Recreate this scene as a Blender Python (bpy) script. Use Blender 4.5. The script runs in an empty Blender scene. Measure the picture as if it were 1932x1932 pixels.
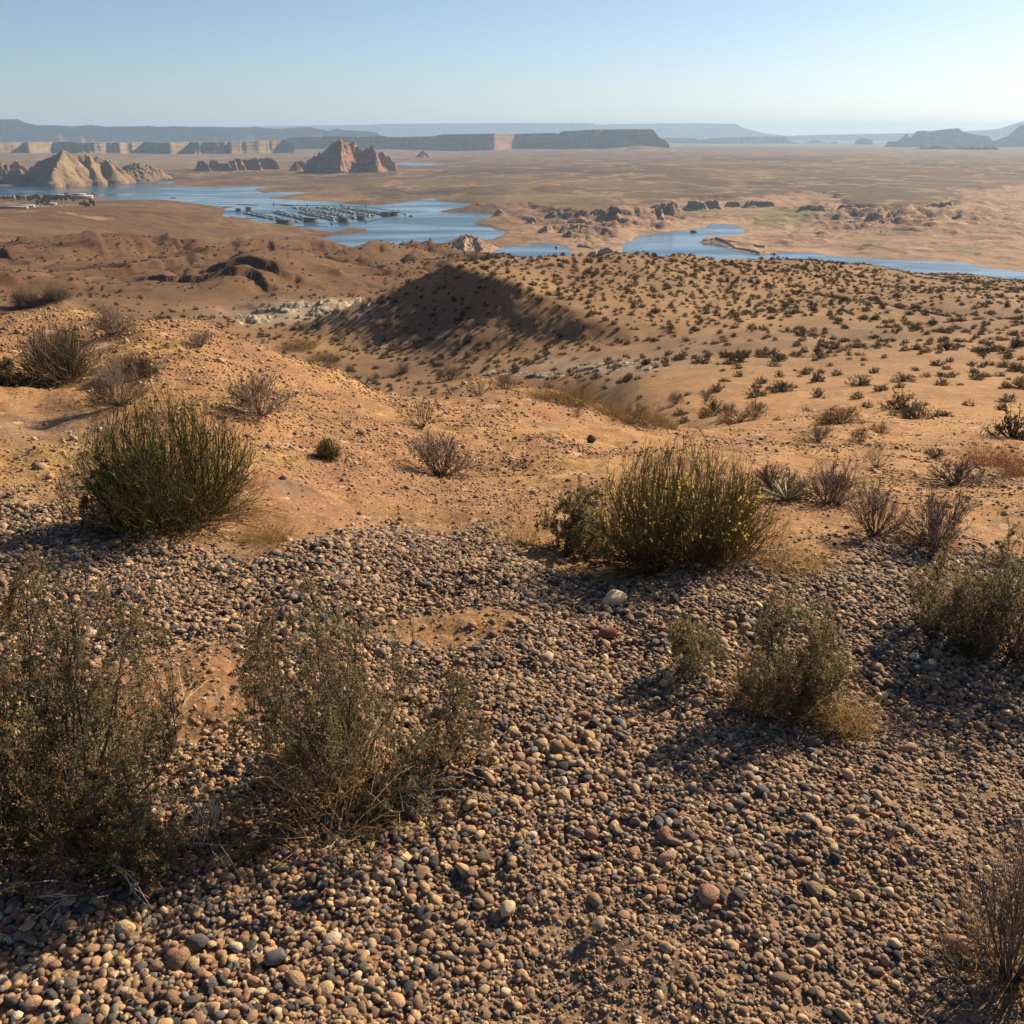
import bpy, math, time
import numpy as np
T0 = time.time()
S = bpy.context.scene
COL = S.collection
rad = math.radians

# ------------------------------------------------------------------ camera, sky, sun, exposure
PITCH, FL = 21.4, 0.94            # degrees below the horizon, focal length / frame width
EYE = 1.65                        # eye height above the gravel at the origin
cam = bpy.data.cameras.new('camera')
cam.sensor_width = 36.0; cam.sensor_height = 36.0; cam.lens = 36.0 * FL
cam.clip_start = 0.05; cam.clip_end = 200000
camo = bpy.data.objects.new('camera', cam); COL.objects.link(camo)
camo.location = (0, 0, EYE); camo.rotation_euler = (rad(90 - PITCH), 0, 0)
S.camera = camo

SUN_AZ, SUN_EL = 48.0, 31.0       # azimuth measured from straight ahead (+Y) towards the right (+X)
world = bpy.data.worlds.new('World'); S.world = world; world.use_nodes = True
wn = world.node_tree
bg = wn.nodes['Background']
sky = wn.nodes.new('ShaderNodeTexSky'); sky.sky_type = 'NISHITA'; sky.sun_disc = False
sky.sun_elevation = rad(SUN_EL); sky.sun_rotation = rad(SUN_AZ)
sky.altitude = 1500; sky.air_density = 0.9; sky.dust_density = 1.8; sky.ozone_density = 2.8
wn.links.new(sky.outputs[0], bg.inputs[0]); bg.inputs[1].default_value = 0.060
sun = bpy.data.lights.new('sun', 'SUN'); sun.energy = 5.0; sun.angle = rad(0.53); sun.color = (1.0, 0.82, 0.58)
suno = bpy.data.objects.new('sun', sun); COL.objects.link(suno)
suno.rotation_euler = (rad(90 - SUN_EL), 0, rad(180 - SUN_AZ)); suno.location = (40, 25, 30)
vs = S.view_settings
S.display_settings.display_device = 'sRGB'
vs.view_transform = 'Standard'; vs.look = 'None'; vs.exposure = 0.90; vs.gamma = 1.0; vs.use_curve_mapping = False
S.render.engine = 'CYCLES'
cy = S.cycles
cy.use_denoising = True; cy.max_bounces = 5; cy.diffuse_bounces = 2; cy.glossy_bounces = 2
cy.transmission_bounces = 2; cy.transparent_max_bounces = 4; cy.volume_bounces = 0; cy.caustics_reflective = False; cy.caustics_refractive = False

# ------------------------------------------------------------------ helpers
def tag(o, label=None, cat=None, group=None, kind=None):
    if label: o['label'] = label
    if cat: o['category'] = cat
    if group: o['group'] = group
    if kind: o['kind'] = kind
    return o

def mesh_from(name, verts, faces, mats, smooth=False, midx=None):
    """faces: (n,3) or (n,4) int array, or a list of such arrays"""
    me = bpy.data.meshes.new(name)
    verts = np.asarray(verts, np.float32)
    fl = faces if isinstance(faces, list) else [faces]
    fl = [np.asarray(f, np.int32) for f in fl if len(f)]
    nl = sum(f.size for f in fl); nf = sum(len(f) for f in fl)
    me.vertices.add(len(verts)); me.vertices.foreach_set('co', verts.ravel())
    me.loops.add(nl); me.loops.foreach_set('vertex_index', np.concatenate([f.ravel() for f in fl]))
    me.polygons.add(nf)
    tot = np.concatenate([np.full(len(f), f.shape[1], np.int32) for f in fl])
    st = np.zeros(nf, np.int32); st[1:] = np.cumsum(tot)[:-1]
    me.polygons.foreach_set('loop_start', st)
    if midx is not None: me.polygons.foreach_set('material_index', np.asarray(midx, np.int32))
    if smooth: me.polygons.foreach_set('use_smooth', np.ones(nf, bool))
    for m in (mats if isinstance(mats, (list, tuple)) else [mats]): me.materials.append(m)
    me.update(calc_edges=True); me.validate()
    return me

def link(name, me, parent=None, loc=None, rotz=0.0, scale=None):
    o = bpy.data.objects.new(name, me); COL.objects.link(o)
    if parent is not None: o.parent = parent
    if loc is not None: o.location = loc
    if rotz: o.rotation_euler = (0, 0, rotz)
    if scale is not None: o.scale = scale
    return o

def thing(name, label, cat, loc=(0, 0, 0), rotz=0.0, group=None):
    o = bpy.data.objects.new(name, None); COL.objects.link(o)
    o.location = loc; o.rotation_euler = (0, 0, rotz); o.empty_display_size = 0.2
    return tag(o, label, cat, group)

def colattr(me, name, arr):
    a = me.attributes.new(name, 'FLOAT_COLOR', 'POINT')
    arr = np.asarray(arr, np.float32)
    if arr.shape[1] == 3: arr = np.concatenate([arr, np.ones((len(arr), 1), np.float32)], 1)
    a.data.foreach_set('color', arr.ravel())

# --- noise
def _h(ix, iy, seed):
    n = (ix * 374761393 + iy * 668265263 + seed * 144665) & 0x7fffffff
    n = ((n ^ (n >> 13)) * 1274126177) & 0x7fffffff
    return (n ^ (n >> 16))
def pnoise(x, y, seed=0):
    xi = np.floor(x); yi = np.floor(y); fx = x - xi; fy = y - yi
    xi = xi.astype(np.int64); yi = yi.astype(np.int64)
    u = fx * fx * fx * (fx * (fx * 6 - 15) + 10); v = fy * fy * fy * (fy * (fy * 6 - 15) + 10)
    def g(ix, iy, dx, dy):
        a = _h(ix, iy, seed) * (2 * math.pi / 65536.0)
        return np.cos(a) * dx + np.sin(a) * dy
    n00 = g(xi, yi, fx, fy); n10 = g(xi + 1, yi, fx - 1, fy)
    n01 = g(xi, yi + 1, fx, fy - 1); n11 = g(xi + 1, yi + 1, fx - 1, fy - 1)
    a = n00 + u * (n10 - n00); b = n01 + u * (n11 - n01)
    return (a + v * (b - a)) * 1.5
def fbm(x, y, wl, octv=4, seed=0, gain=0.5):
    s = 0.0; a = 1.0; f = 1.0 / wl
    for k in range(octv):
        s = s + a * pnoise(x * f + 17.3 * k, y * f - 9.1 * k, seed + k); a *= gain; f *= 2.03
    return s
def ridged(x, y, wl, octv=4, seed=0, gain=0.5):
    s = 0.0; a = 1.0; f = 1.0 / wl
    for k in range(octv):
        n = 1 - np.abs(pnoise(x * f + 5.7 * k, y * f + 3.3 * k, seed + k)); s = s + a * (n * n - 0.5); a *= gain; f *= 2.03
    return s
def sstep(a, b, x):
    t = np.clip((x - a) / (b - a), 0, 1); return t * t * (3 - 2 * t)
def lerp(a, b, t): return a + (b - a) * t
def mixc(c, d, t): return c + (np.asarray(d, float) - c) * np.asarray(t)[:, None]

# --- bearings: a sighting (u, v) in a 1932-wide survey of the view gives a direction from the viewpoint
CP, SP = math.cos(rad(PITCH)), math.sin(rad(PITCH))
def ray(u, v):
    a = (np.asarray(u, float) - 966.0) / (1932.0 * FL); b = (966.0 - np.asarray(v, float)) / (1932.0 * FL)
    return a, CP + b * SP, -SP + b * CP                      # x, y, z direction
def at_y(u, v, Y):                                           # point at forward distance Y (z from eye level)
    x, y, z = ray(u, v); k = Y / y; return x * k, y * k, z * k
def at_z(u, v, z0):                                          # point on the level z0 (from eye level)
    x, y, z = ray(u, v); k = z0 / z; return x * k, y * k
def sight(x, y, z):                                          # inverse of ray(), z from eye level
    dep = y * CP - z * SP; up = y * SP + z * CP
    dep = np.where(dep < 1e-3, 1e-3, dep)
    return 966 + 1932 * FL * x / dep, 966 - 1932 * FL * up / dep
K = 1932.0 / 2500.0
WATER = -150.0                                               # lake level, from eye level
# ------------------------------------------------------------------ lake outline (2500-wide survey points -> world)
def c1(*p): return [(x * .4658, 250 + y * .4658) for x, y in p]
def c2(*p): return [(800 + x * .4658, 250 + y * .4658) for x, y in p]
def c3(*p): return [(1600 + x * .4658, 250 + y * .4658) for x, y in p]
lake_main = (c1((-300,445),(-100,440),(0,440),(100,437),(200,433),(230,429),(350,432),(450,425),(600,416),(700,413),(800,412),(930,416),
    (900,425),(780,437),(650,455),(800,447),(970,441),(1150,445),(1300,441),(1430,438),(1400,446),(1330,455),(1380,475),(1500,468),(1640,470),
    (1560,480),(1450,495),(1400,503),(1550,508),(1640,516),(1800,521),(1840,523)) +
    c2((60,525),(120,534),(200,536),(350,528),(430,520),(540,503),(575,502),(560,515),(640,523),(740,530),(760,540),(590,570),(600,577),
    (760,575),(870,586),(860,600),(775,632),(780,645),(850,650),(870,662),(935,675),(930,690),(870,715),(820,722),(770,706),(700,700),(650,722),(600,745),(560,800),(330,850),(100,850)) +
    c1((1700,840),(1560,790),(1610,737),(1700,712),(1730,700),(1925,682),(1920,662),(1830,659),(1740,682),(1715,676),(1560,652),(1420,645),(1380,645),
    (1300,612),(1200,603),(1160,595),(1177,575),(1170,550),(1150,545),(1000,538),(820,526),(680,515),(540,505),(500,498),(480,488),(300,487),(0,490),(-300,495)))
lake_pond = c2((838,777),(860,768),(960,752),(1020,755),(1080,742),(1200,740),(1230,752),(1270,765),(1272,795),(1330,800),(1375,826),(1300,870),(1000,860),(860,830))
lake_bay = (c2((1500,850),(1540,803),(1545,750),(1555,730),(1590,728),(1600,705),(1700,690)) +
    c3((0,683),(130,670),(260,655),(275,637),(390,635),(440,655),(480,680),(470,688),(380,703),(330,700),(245,715),(250,730),(350,745),(420,775),
    (550,797),(640,785),(780,785),(1000,810),(1100,815),(1380,830),(1640,840),(1670,855),(1760,870),(1932,890),(2200,920),(2200,1060),(1932,1010),(1500,930),(1000,890),(700,885),(500,900),(200,880),(-100,860)))
lake_far = c2((345,318),(430,315),(520,318),(640,323),(690,322),(560,332),(500,336),(380,330))
def topoly(pts):
    p = np.array(pts); x, y = at_z(p[:, 0] * K, p[:, 1] * K, WATER); return np.stack([x, y], 1)
POLYS = [topoly(q) for q in (lake_main, lake_pond, lake_bay, lake_far)]
def poly_sd(x, y, P):
    """signed distance to polygon P: negative inside"""
    d2 = np.full(x.shape, 1e18); ins = np.zeros(x.shape, bool)
    Q = np.roll(P, -1, 0)
    for (ax, ay), (bx, by) in zip(P, Q):
        ex, ey = bx - ax, by - ay
        px, py = x - ax, y - ay
        t = np.clip((px * ex + py * ey) / (ex * ex + ey * ey + 1e-9), 0, 1)
        d2 = np.minimum(d2, (px - t * ex) ** 2 + (py - t * ey) ** 2)
        c = ((ay > y) != (by > y)) & (x < ex * (y - ay) / (ey if abs(ey) > 1e-9 else 1e-9) + ax)
        ins ^= c
    d = np.sqrt(d2); return np.where(ins, -d, d)
def lake_sd(x, y):
    sd = np.full(x.shape, 1e9)
    for P in POLYS: sd = np.minimum(sd, poly_sd(x, y, P))
    return sd

def c5(*p): return [(781 + x * .5057, 220 + y * .5057) for x, y in p]
def c6(*p): return [(1523 + x * .5057, 220 + y * .5057) for x, y in p]
_pl = np.array(c5((300,500),(560,520),(700,535),(850,540),(1000,535),(1150,572),(1200,580),(1420,592),(1480,572),(1640,538),(1780,522),(1932,516)) +
    c6((600,514),(790,494),(960,490),(1050,515),(1090,552),(1180,566),(1350,563),(1500,546),(1560,528),(1596,540),(1610,470),(1760,482),(1932,455),(2300,420)))
PLAIN = np.concatenate([np.stack(at_z(_pl[:, 0] * K, _pl[:, 1] * K, -130.0), 1), [[9000, 9000], [0, 14000], [-1500, 6000]]])
def plain_sd(x, y): return poly_sd(x, y, PLAIN)

# ------------------------------------------------------------------ ground height
# survey points: (u, v, distance); hidden ones as (u, None, distance, z)
G = []
def col(u, vis, hid=()):
    for v, D in vis:
        x, y, z = at_y(u, v, D * 1.0); G.append((x, y, z))
    for D, z in hid:
        x, y, _ = at_y(u, 700, D); G.append((x, y, z))
col(-200, [(900,5),(750,7.4),(650,10.6),(575,14.0),(545,280),(500,400),(470,540),(440,720),(415,980),(398,1350),(384,1900),(375,2350)], [(19,-4.5),(30,-10),(60,-20),(120,-31),(200,-39)])
col(100, [(900,5),(750,7.4),(650,10.6),(580,14.2),(560,280),(520,380),(480,520),(450,700),(420,950),(400,1350),(385,1900),(375,2350)], [(19,-4.6),(30,-10),(60,-20),(120,-32),(200,-40)])
col(380, [(900,4.9),(800,6.2),(700,8.5),(640,11.5),(600,15.5),(590,250),(550,310),(500,430),(460,620),(430,900),(410,1350),(400,1800)], [(25,-8),(60,-21),(120,-34),(200,-41)])
col(620, [(900,5.6),(800,8.2),(735,11),(690,14),(620,230),(570,275),(530,350),(500,470),(470,650),(458,800)], [(22,-8),(50,-18),(100,-31),(160,-40),(1000,-125),(1200,-147),(1600,-149)])
col(900, [(960,5.0),(900,7.2),(800,11),(750,14),(714,17.5),(700,160),(482,600)], [(25,-9),(60,-21),(110,-31),(220,-42),(300,-46),(420,-54),(800,-95),(1000,-132),(1150,-148),(1500,-149)])
col(1060, [(960,5.0),(900,6.9),(820,11),(752,18.5),(700,130)], [(25,-8.6),(45,-15.5),(80,-24)])
col(1130, [(900,6.8),(830,11),(772,17.5),(705,110)], [(24,-8.2),(45,-14.5)])
col(1200, [(900,6.8),(840,10.5),(790,16),(720,75),(690,110),(650,150),(600,200),(560,250),(520,330),(497,450),(489,600)], [(25,-8.2),(45,-13.2),(800,-98),(1000,-132),(1150,-148),(1500,-149)])
col(1500, [(1000,4.2),(900,7.5),(850,12),(800,22),(750,42),(700,72),(650,108),(600,160),(560,230),(530,330),(508,520),(502,640)], [(800,-108),(1000,-138),(1100,-148),(1500,-149)])
col(1800, [(1000,4.3),(900,7.8),(850,13),(800,23),(750,42),(700,68),(650,100),(600,150),(560,220),(535,340),(523,500),(516,640)], [(800,-112),(950,-140),(1050,-148),(1500,-149)])
col(2150, [(1000,4.3),(900,8),(850,13),(800,22),(750,38),(700,62),(650,95),(600,140),(560,220),(545,340),(537,500),(532,620)], [(760,-112),(900,-140),(1050,-148),(1500,-149)])
for a in range(-180, 180, 12):
    for D in (0.8, 1.6, 2.6, 3.4):
        if D > 2 and abs(a) > 60: continue
        G.append((D * math.sin(rad(a)), D * math.cos(rad(a)), -EYE))
for a in list(range(-180, -50, 16)) + list(range(52, 180, 16)):
    for D in (5, 12, 40, 150, 600, 2500):
        G.append((D * math.sin(rad(a)), D * math.cos(rad(a)), -EYE - 0.04 * D if D < 1000 else -145))
G = np.array(G)
AZF = 5.0
def gco(x, y):
    D = np.sqrt(x * x + y * y) + 1e-6
    return np.arctan2(x, y) * AZF, np.log(np.maximum(D, 0.3)), np.maximum(D, 0.3)
ga, gl, gd = gco(G[:, 0], G[:, 1]); gt = G[:, 2] / gd
def ker(da, dl): return np.sqrt(da * da + dl * dl + 0.01)
n = len(G)
A = np.zeros((n + 3, n + 3)); A[:n, :n] = ker(ga[:, None] - ga, gl[:, None] - gl)
A[:n, :n] -= np.eye(n) * 0.002
A[:n, n] = 1; A[:n, n + 1] = ga; A[:n, n + 2] = gl; A[n:, :n] = A[:n, n:].T
W = np.linalg.solve(A, np.concatenate([gt, [0, 0, 0]]))
def rbf(x, y):
    a, l, D = gco(x, y); t = W[n] + W[n + 1] * a + W[n + 2] * l
    for i in range(n): t = t + W[i] * ker(a - ga[i], l - gl[i])
    return t * D
def smax(a, b, k):
    h = np.clip(0.5 + 0.5 * (a - b) / k, 0, 1); return b + (a - b) * h + k * h * (1 - h)
def smin(a, b, k): return -smax(-a, -b, k)

def hill(x, y, wob):
    """the bluff with the shaded face, z from eye level"""
    dx, dy = x + 13.0, y - 225.0
    b = 0.87 * dx + 0.5 * dy; a = 0.5 * dx - 0.87 * dy
    b = b + wob
    top = -26.6 - 0.055 * a - 0.060 * b - 0.00022 * np.maximum(b, 0) ** 2 - 0.0005 * np.maximum(-a, 0) ** 2
    fb = np.where(b > -9, 0.76 * b, -6.84 + 0.475 * (b + 9))
    fb = np.where(b < -32, -17.8 + 0.32 * (b + 32), fb)
    fb = fb * lerp(1.0, .60, sstep(26, 72, a))
    face = -26.6 - 0.02 * a + fb + 0.8 * ridged(a + .15 * b, b * .18, 7.5, 3, 35) * sstep(2, -8, b)
    c = -0.66 * dx + 0.75 * dy                                # towards the hidden side
    back = -26.6 - 0.55 * c + 1.5
    return smin(smin(top, face, .9), back, .9)

def ground(x, y, detail=True):
    """ground height, z from eye level"""
    D = np.sqrt(x * x + y * y); az = np.degrees(np.arctan2(x, y))
    z = rbf(x, y)
    z = lerp(np.full_like(z, -EYE), z, sstep(2.0, 4.0, D))
    mid = sstep(90, 160, D) * (1 - sstep(420, 520, D))
    h = np.where((D > 60) & (D < 520), hill(x, y, 1.7 * fbm(x, y, 24, 4, 5) + .7 * fbm(x, y, 5, 3, 6)), -999)
    z = np.where(h > -500, smax(z, h, 2.0), z)
    # rounded hill by the lake
    def mound(u, v, DD, r1, r2, amp):
        mx, my, mz = at_y(u, v, DD); return amp * np.exp(-((x - mx) / r1) ** 2 - ((y - my) / r2) ** 2)
    z = z + mound(800, 462, 640, 42, 60, 14) + mound(560, 520, 400, 28, 30, 5) + mound(480, 535, 350, 20, 22, 5) + mound(680, 480, 560, 35, 40, 8)
    # badlands: gullied relief
    bl = sstep(210, 330, D) * (1 - sstep(1100, 1700, D)); left = 1 - sstep(-3, 8, az)
    wx = x + 14 * fbm(x, y, 90, 3, 21); wy = y + 14 * fbm(x, y, 90, 3, 22)
    rg = ridged(wx * .85, wy * 0.6, 105, 4, 31, .42)
    z = z + bl * (0.2 + 0.8 * left) * (np.maximum(rg, -.25) * 5.5 - 2.6) * np.clip(D / 420, 0.5, 1.5)
    z = z - bl * left * 2.2 * sstep(.05, .35, fbm(wx, wy, 55, 3, 33)) * np.clip(D / 420, .5, 1.3)
    z = z + sstep(60, 140, D) * (1 - sstep(900, 1500, D)) * fbm(x, y, 40, 4, 41) * 0.6
    z = z + sstep(16, 40, D) * (1 - sstep(350, 600, D)) * (0.22 * fbm(x, y, 9, 3, 63) + .10 * ridged(x, y, 4.5, 3, 64) * (1 - sstep(90, 160, D)))
    # broken red ledges of the badlands
    nl = fbm(wx, wy * .7, 190, 3, 36) + .22 * fbm(x, y, 38, 3, 37)
    lb = sstep(300, 380, D) * (1 - sstep(1000, 1300, D)) * (.15 + .85 * left) * np.clip(D / 480, .6, 1.3)
    z = z + lb * (3.4 * (sstep(-.015, .03, nl) - .5) + 3.0 * (sstep(.28, .32, nl) - .3) + 2.2 * (sstep(-.36, -.32, nl) - .7))
    # gullies on the right slope
    z = z - sstep(70, 160, D) * (1 - sstep(600, 700, D)) * (1 - left) * np.maximum(0, ridged(x * 1.4, y * 0.6, 95, 3, 51) - 0.15) * 3.0
    # near slope: hummocks and rills
    nf = sstep(4.2, 8, D) * (1 - sstep(40, 80, D))
    z = z + nf * (0.10 * fbm(x, y, 3.2, 4, 61) + 0.05 * fbm(x, y, 0.9, 3, 62))
    ng = 1 - sstep(9, 16, D)
    z = z + ng * (0.040 * fbm(x, y, 0.95, 3, 71) + 0.012 * fbm(x, y, 0.22, 3, 72) + 0.003 * fbm(x, y, 0.05, 2, 73))
    # far country beyond the near slopes
    far = D > 700
    if far.any():
        xf, yf, Df, azf = x[far], y[far], D[far], az[far]
        sd = lake_sd(xf, yf)
        w0 = sstep(1150, 1500, Df) * sstep(-8, 4, azf) + sstep(2200, 2500, Df) * (1 - sstep(-8, 4, azf)); w = np.clip(w0, 0, 1)
        rough = sstep(0, 60, sd)
        U, V = sight(xf, yf, np.full_like(xf, WATER + 8))
        rock = np.clip(np.exp(-((U - 1130) / 170) ** 2 - ((V - 430) / 34) ** 2) * 1.6 + np.exp(-((U - 1690) / 170) ** 2 - ((V - 412) / 22) ** 2) * 1.1 + np.exp(-((U - 870) / 45) ** 2 - ((V - 458) / 16) ** 2) * 1.4 + np.exp(-((U - 1390) / 60) ** 2 - ((V - 463) / 12) ** 2) * 0.8, 0, 1)
        e = sd + 90 * fbm(xf, yf, 420, 4, 81)
        right = sstep(-6, 2, azf)
        bench = 5 * sstep(0, 200, e) + right * 4 * sstep(200, 420, e) + (1 - right) * (4 * sstep(300, 900, e) + 10 * sstep(900, 2600, e))
        pe = -plain_sd(xf, yf)                                   # >0 on the dark upper plain
        pw = pe + 26 * fbm(xf, yf, 170, 4, 91) + 9 * ridged(xf, yf, 45, 3, 92)
        bench = bench + right * (5 * sstep(-70, -52, pw) + 7 * sstep(-4, 7, pw) + 2.5 * sstep(60, 500, pw) + 7 * sstep(500, 2500, pw))
        led = fbm(xf + 34 * fbm(xf, yf, 50, 3, 93), yf + 24 * fbm(xf, yf, 40, 3, 94), 130, 4, 84, .6) * 3.6
        led = np.floor(led) + sstep(.78, .98, led - np.floor(led)) + .25 * (led - np.floor(led))
        onr = np.clip(rock, 0, 1) * (1 - sstep(0, 20, pw))
        zl = WATER + 1.0 + bench + rough * (fbm(xf, yf, 260, 4, 82) * 1.6 + onr * (led * 3.3 + 1 + np.maximum(0, ridged(xf, yf, 42, 4, 83, .6) - .12) * 6)
             + (1 - sstep(-10, 10, pw)) * right * np.clip(led, -1, 2) * 1.3)
        zl = zl + sstep(3500, 6500, Df) * fbm(xf, yf, 1500, 4, 86) * 10
        zl = zl - sstep(10500, 13500, Df) * 130
        zf = lerp(z[far], zl, w)
        zf = np.where(sd > 0, np.maximum(np.minimum(zf, WATER + 0.35 + sd * (0.16 + 0.7 * rock) + 0.4 * fbm(xf, yf, 40, 2, 87)), WATER + 0.25), np.maximum(WATER - 12, WATER + sd * 0.12 - 0.05))
        z = z.copy(); z[far] = zf
    return z
def gz(x, y):
    """ground level in scene coordinates for scalars"""
    return float(ground(np.array([float(x)]), np.array([float(y)]))[0]) + EYE
def gza(x, y): return ground(np.asarray(x, float), np.asarray(y, float)) + EYE

# polar sheet, fine inside the view, coarse behind
az = np.concatenate([np.arange(-180, -50, 6.5), np.arange(-50, -37, 1.0), np.arange(-37, 37.001, 0.125), np.arange(38, 51, 1.0), np.arange(51, 180, 6.5)])
def seg(a, b, q): return np.exp(np.arange(math.log(a), math.log(b), q))
rr = np.concatenate([seg(0.35, 1.0, .06), seg(1.0, 6, .0095), seg(6, 22, .011), seg(22, 170, .018), seg(170, 300, .009), seg(300, 900, .0095), seg(900, 1100, .0075), seg(1100, 2000, .0042), seg(2000, 2700, .007), seg(2700, 9000, .018), seg(9000, 41000, .09)])
AZ, RR = np.meshgrid(np.radians(az), rr)
gx = (RR * np.sin(AZ)).ravel(); gy = (RR * np.cos(AZ)).ravel()
gh = ground(gx, gy)
na, nr = len(az), len(rr)
print('ground', na, nr, round(time.time() - T0, 1))

# --- ground colours (albedo), world-anchored
def ground_colour(x, y, z, slope):
    D = np.sqrt(x * x + y * y); azd = np.degrees(np.arctan2(x, y))
    N = len(x)
    U, V = sight(x, y, z)
    sand = np.array([.36, .205, .09]); c = np.tile(sand, (N, 1))
    c = mixc(c, (.31, .168, .092), np.clip(fbm(x, y, 2.5, 4, 101) * 0.9 + .35, 0, 1) * (1 - sstep(30, 80, D)))
    c = mixc(c, (.46, .30, .11), np.clip(fbm(x, y, 1.6, 3, 102) * 1.6 - .35, 0, .8) * (1 - sstep(25, 50, D)))
    # gravel bed under the pebbles
    c = mixc(c, (.27, .18, .115), gravel_mask(x, y))
    # mid slope
    m = sstep(40, 90, D) * (1 - sstep(700, 1000, D))
    c = mixc(c, (.225, .134, .07), m * .88)
    c = mixc(c, (.17, .105, .068), m * np.clip(fbm(x, y, 60, 4, 103) * 1.2 + .15, 0, 1) * .8)
    c = mixc(c, (.30, .19, .07), m * np.clip(fbm(x, y, 25, 4, 104) * 1.4 - .1, 0, 1) * .6)
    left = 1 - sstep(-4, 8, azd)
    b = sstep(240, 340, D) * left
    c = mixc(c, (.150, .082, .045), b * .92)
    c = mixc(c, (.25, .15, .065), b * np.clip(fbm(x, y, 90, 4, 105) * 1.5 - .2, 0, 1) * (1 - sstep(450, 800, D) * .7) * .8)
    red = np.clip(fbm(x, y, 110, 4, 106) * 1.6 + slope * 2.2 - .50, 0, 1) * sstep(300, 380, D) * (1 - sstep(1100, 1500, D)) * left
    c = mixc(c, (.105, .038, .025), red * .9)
    # brown far shore
    f = sstep(1250, 1500, D) * (1 - left) + sstep(2300, 2500, D) * left; f = np.clip(f, 0, 1)
    sd = np.full(N, 500.0); q = D > 700; sd[q] = lake_sd(x[q], y[q])
    plain = np.array([.150, .085, .050])
    c = mixc(c, plain, f)
    nz = fbm(x, y * 0.6, 520, 5, 107)
    c = mixc(c, (.24, .145, .065), f * np.clip(nz * 2.2 - .25, 0, 1) * .85)
    c = mixc(c, (.085, .052, .036), f * np.clip(-nz * 2.2 - .15, 0, 1) * .85)
    st = fbm(x + 300 * fbm(x, y, 900, 2, 112), y * .35, 160, 4, 113)
    c = mixc(c, (.32, .20, .09), f * np.clip(st * 2.4 - .75, 0, 1) * .8 * (1 - sstep(5000, 7500, D)))
    e = sd + 90 * fbm(x, y, 420, 4, 81)
    pw = np.full(N, 500.0); pw[q] = -plain_sd(x[q], y[q]); pw = pw + 26 * fbm(x, y, 170, 4, 91) + 9 * ridged(x, y, 45, 3, 92)
    shoreland = (1 - sstep(-6, 14, pw)) * sstep(-5, 1, azd) * (sd < 2500)  # pinkish tan land between the lake and the dark upper plain
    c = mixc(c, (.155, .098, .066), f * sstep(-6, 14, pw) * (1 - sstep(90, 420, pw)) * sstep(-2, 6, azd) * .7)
    c = mixc(c, (.33, .205, .135), f * shoreland)
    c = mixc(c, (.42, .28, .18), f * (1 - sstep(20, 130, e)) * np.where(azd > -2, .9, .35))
    c = mixc(c, (.22, .13, .09), f * shoreland * np.clip(fbm(x, y, 90, 5, 108) * 1.5, 0, 1) * .8)
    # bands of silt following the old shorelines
    c = mixc(c, (.46, .32, .22), f * shoreland * np.clip(np.sin(e / 11.0) * 1.3 - .5, 0, 1) * .45)
    def blob(u, v, a, bb): return np.exp(-((U - u) / a) ** 2 - ((V - v) / bb) ** 2)
    gr = np.clip(fbm(x, y, 120, 4, 109) * .8 + .75, 0, 1)
    for u, v, a, bb in ((1480, 412, 60, 16), (1310, 402, 75, 7), (1700, 443, 32, 5), (1660, 455, 30, 5), (1830, 470, 50, 6), (1010, 372, 150, 7)):
        c = mixc(c, (.155, .165, .055) if u > 1100 else (.22, .19, .085), np.clip(blob(u, v, a, bb) * 1.5, 0, 1) * gr * .85 * (D > 1200))
    # pale washed ground beyond the lake, around the buttes
    pale = f * np.clip(blob(250, 305, 330, 14) + blob(60, 335, 110, 9), 0, 1)
    c = mixc(c, (.33, .24, .15), pale * .8)
    c = mixc(c, (.28, .185, .13), f * sstep(5500, 8000, D) * .7)
    # grey-white clay by the bluff
    clay = blob(570, 590, 120, 20) * (D > 150) * (D < 330) + .8 * blob(1120, 690, 130, 16) * (D > 60) * (D < 170) + .7 * blob(780, 650, 90, 22) * (D > 150) * (D < 220) * np.clip(fbm(x, y, 8, 3, 111) * 2 + .3, 0, 1)
    c = mixc(c, (.36, .31, .235), np.clip(clay, 0, 1) * .8)
    c = c * (1 - .30 * f * (1 - .75 * shoreland))[:, None] * (1 - .22 * b * (1 - f))[:, None]
    return np.clip(c, .02, .9), sd
# outline of the gravelled patch at the lookout (u, v) -> world on the flat
_gp = [(-500,930),(0,905),(130,935),(260,985),(420,1030),(520,1040),(620,985),(720,945),(900,955),(1000,1030),(1120,1070),(1350,1105),(1480,1095),(1560,1060),(1640,1025),(1760,1010),(1932,1020),(2400,1010),(3400,1500),(2400,2600),(-600,2600),(-1200,1500)]
_gpx, _gpy = [], []
for u, v in _gp:
    x, y = at_z(u, min(v, 1900), -EYE - 0.05); _gpx.append(float(x)); _gpy.append(float(y) if v < 1900 else -1.2)
GRAVEL = np.stack([_gpx, _gpy], 1)
_sp = [(850,1175,.30,.16), (350,1290,.34,.30)]
SANDY = [(*[float(q) for q in at_z(u, v, -EYE)], a, b) for u, v, a, b in _sp]
def gravel_mask(x, y):
    m = np.zeros(x.shape); q = (np.abs(x) < 12) & (y < 12) & (y > -3)
    if q.any():
        sd = poly_sd(x[q], y[q], GRAVEL) + .22 * fbm(x[q], y[q], .8, 3, 121)
        mm = 1 - sstep(-.30, .34, sd + .10 * fbm(x[q], y[q], .25, 2, 122))
        for sx, sy, a, b in SANDY:
            mm = mm * (1 - np.exp(-(((x[q] - sx) / a) ** 2 + ((y[q] - sy) / b) ** 2) ** 1.5) * .95)
        m[q] = mm
    # small second patch on the left
    px, py = at_z(40, 810, -1.85)
    m = np.maximum(m, .9 * np.exp(-(((x - px) / .75) ** 2 + ((y - py) / .55) ** 2) ** 2))
    return m
Zg = gh.reshape(nr, na)
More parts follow.
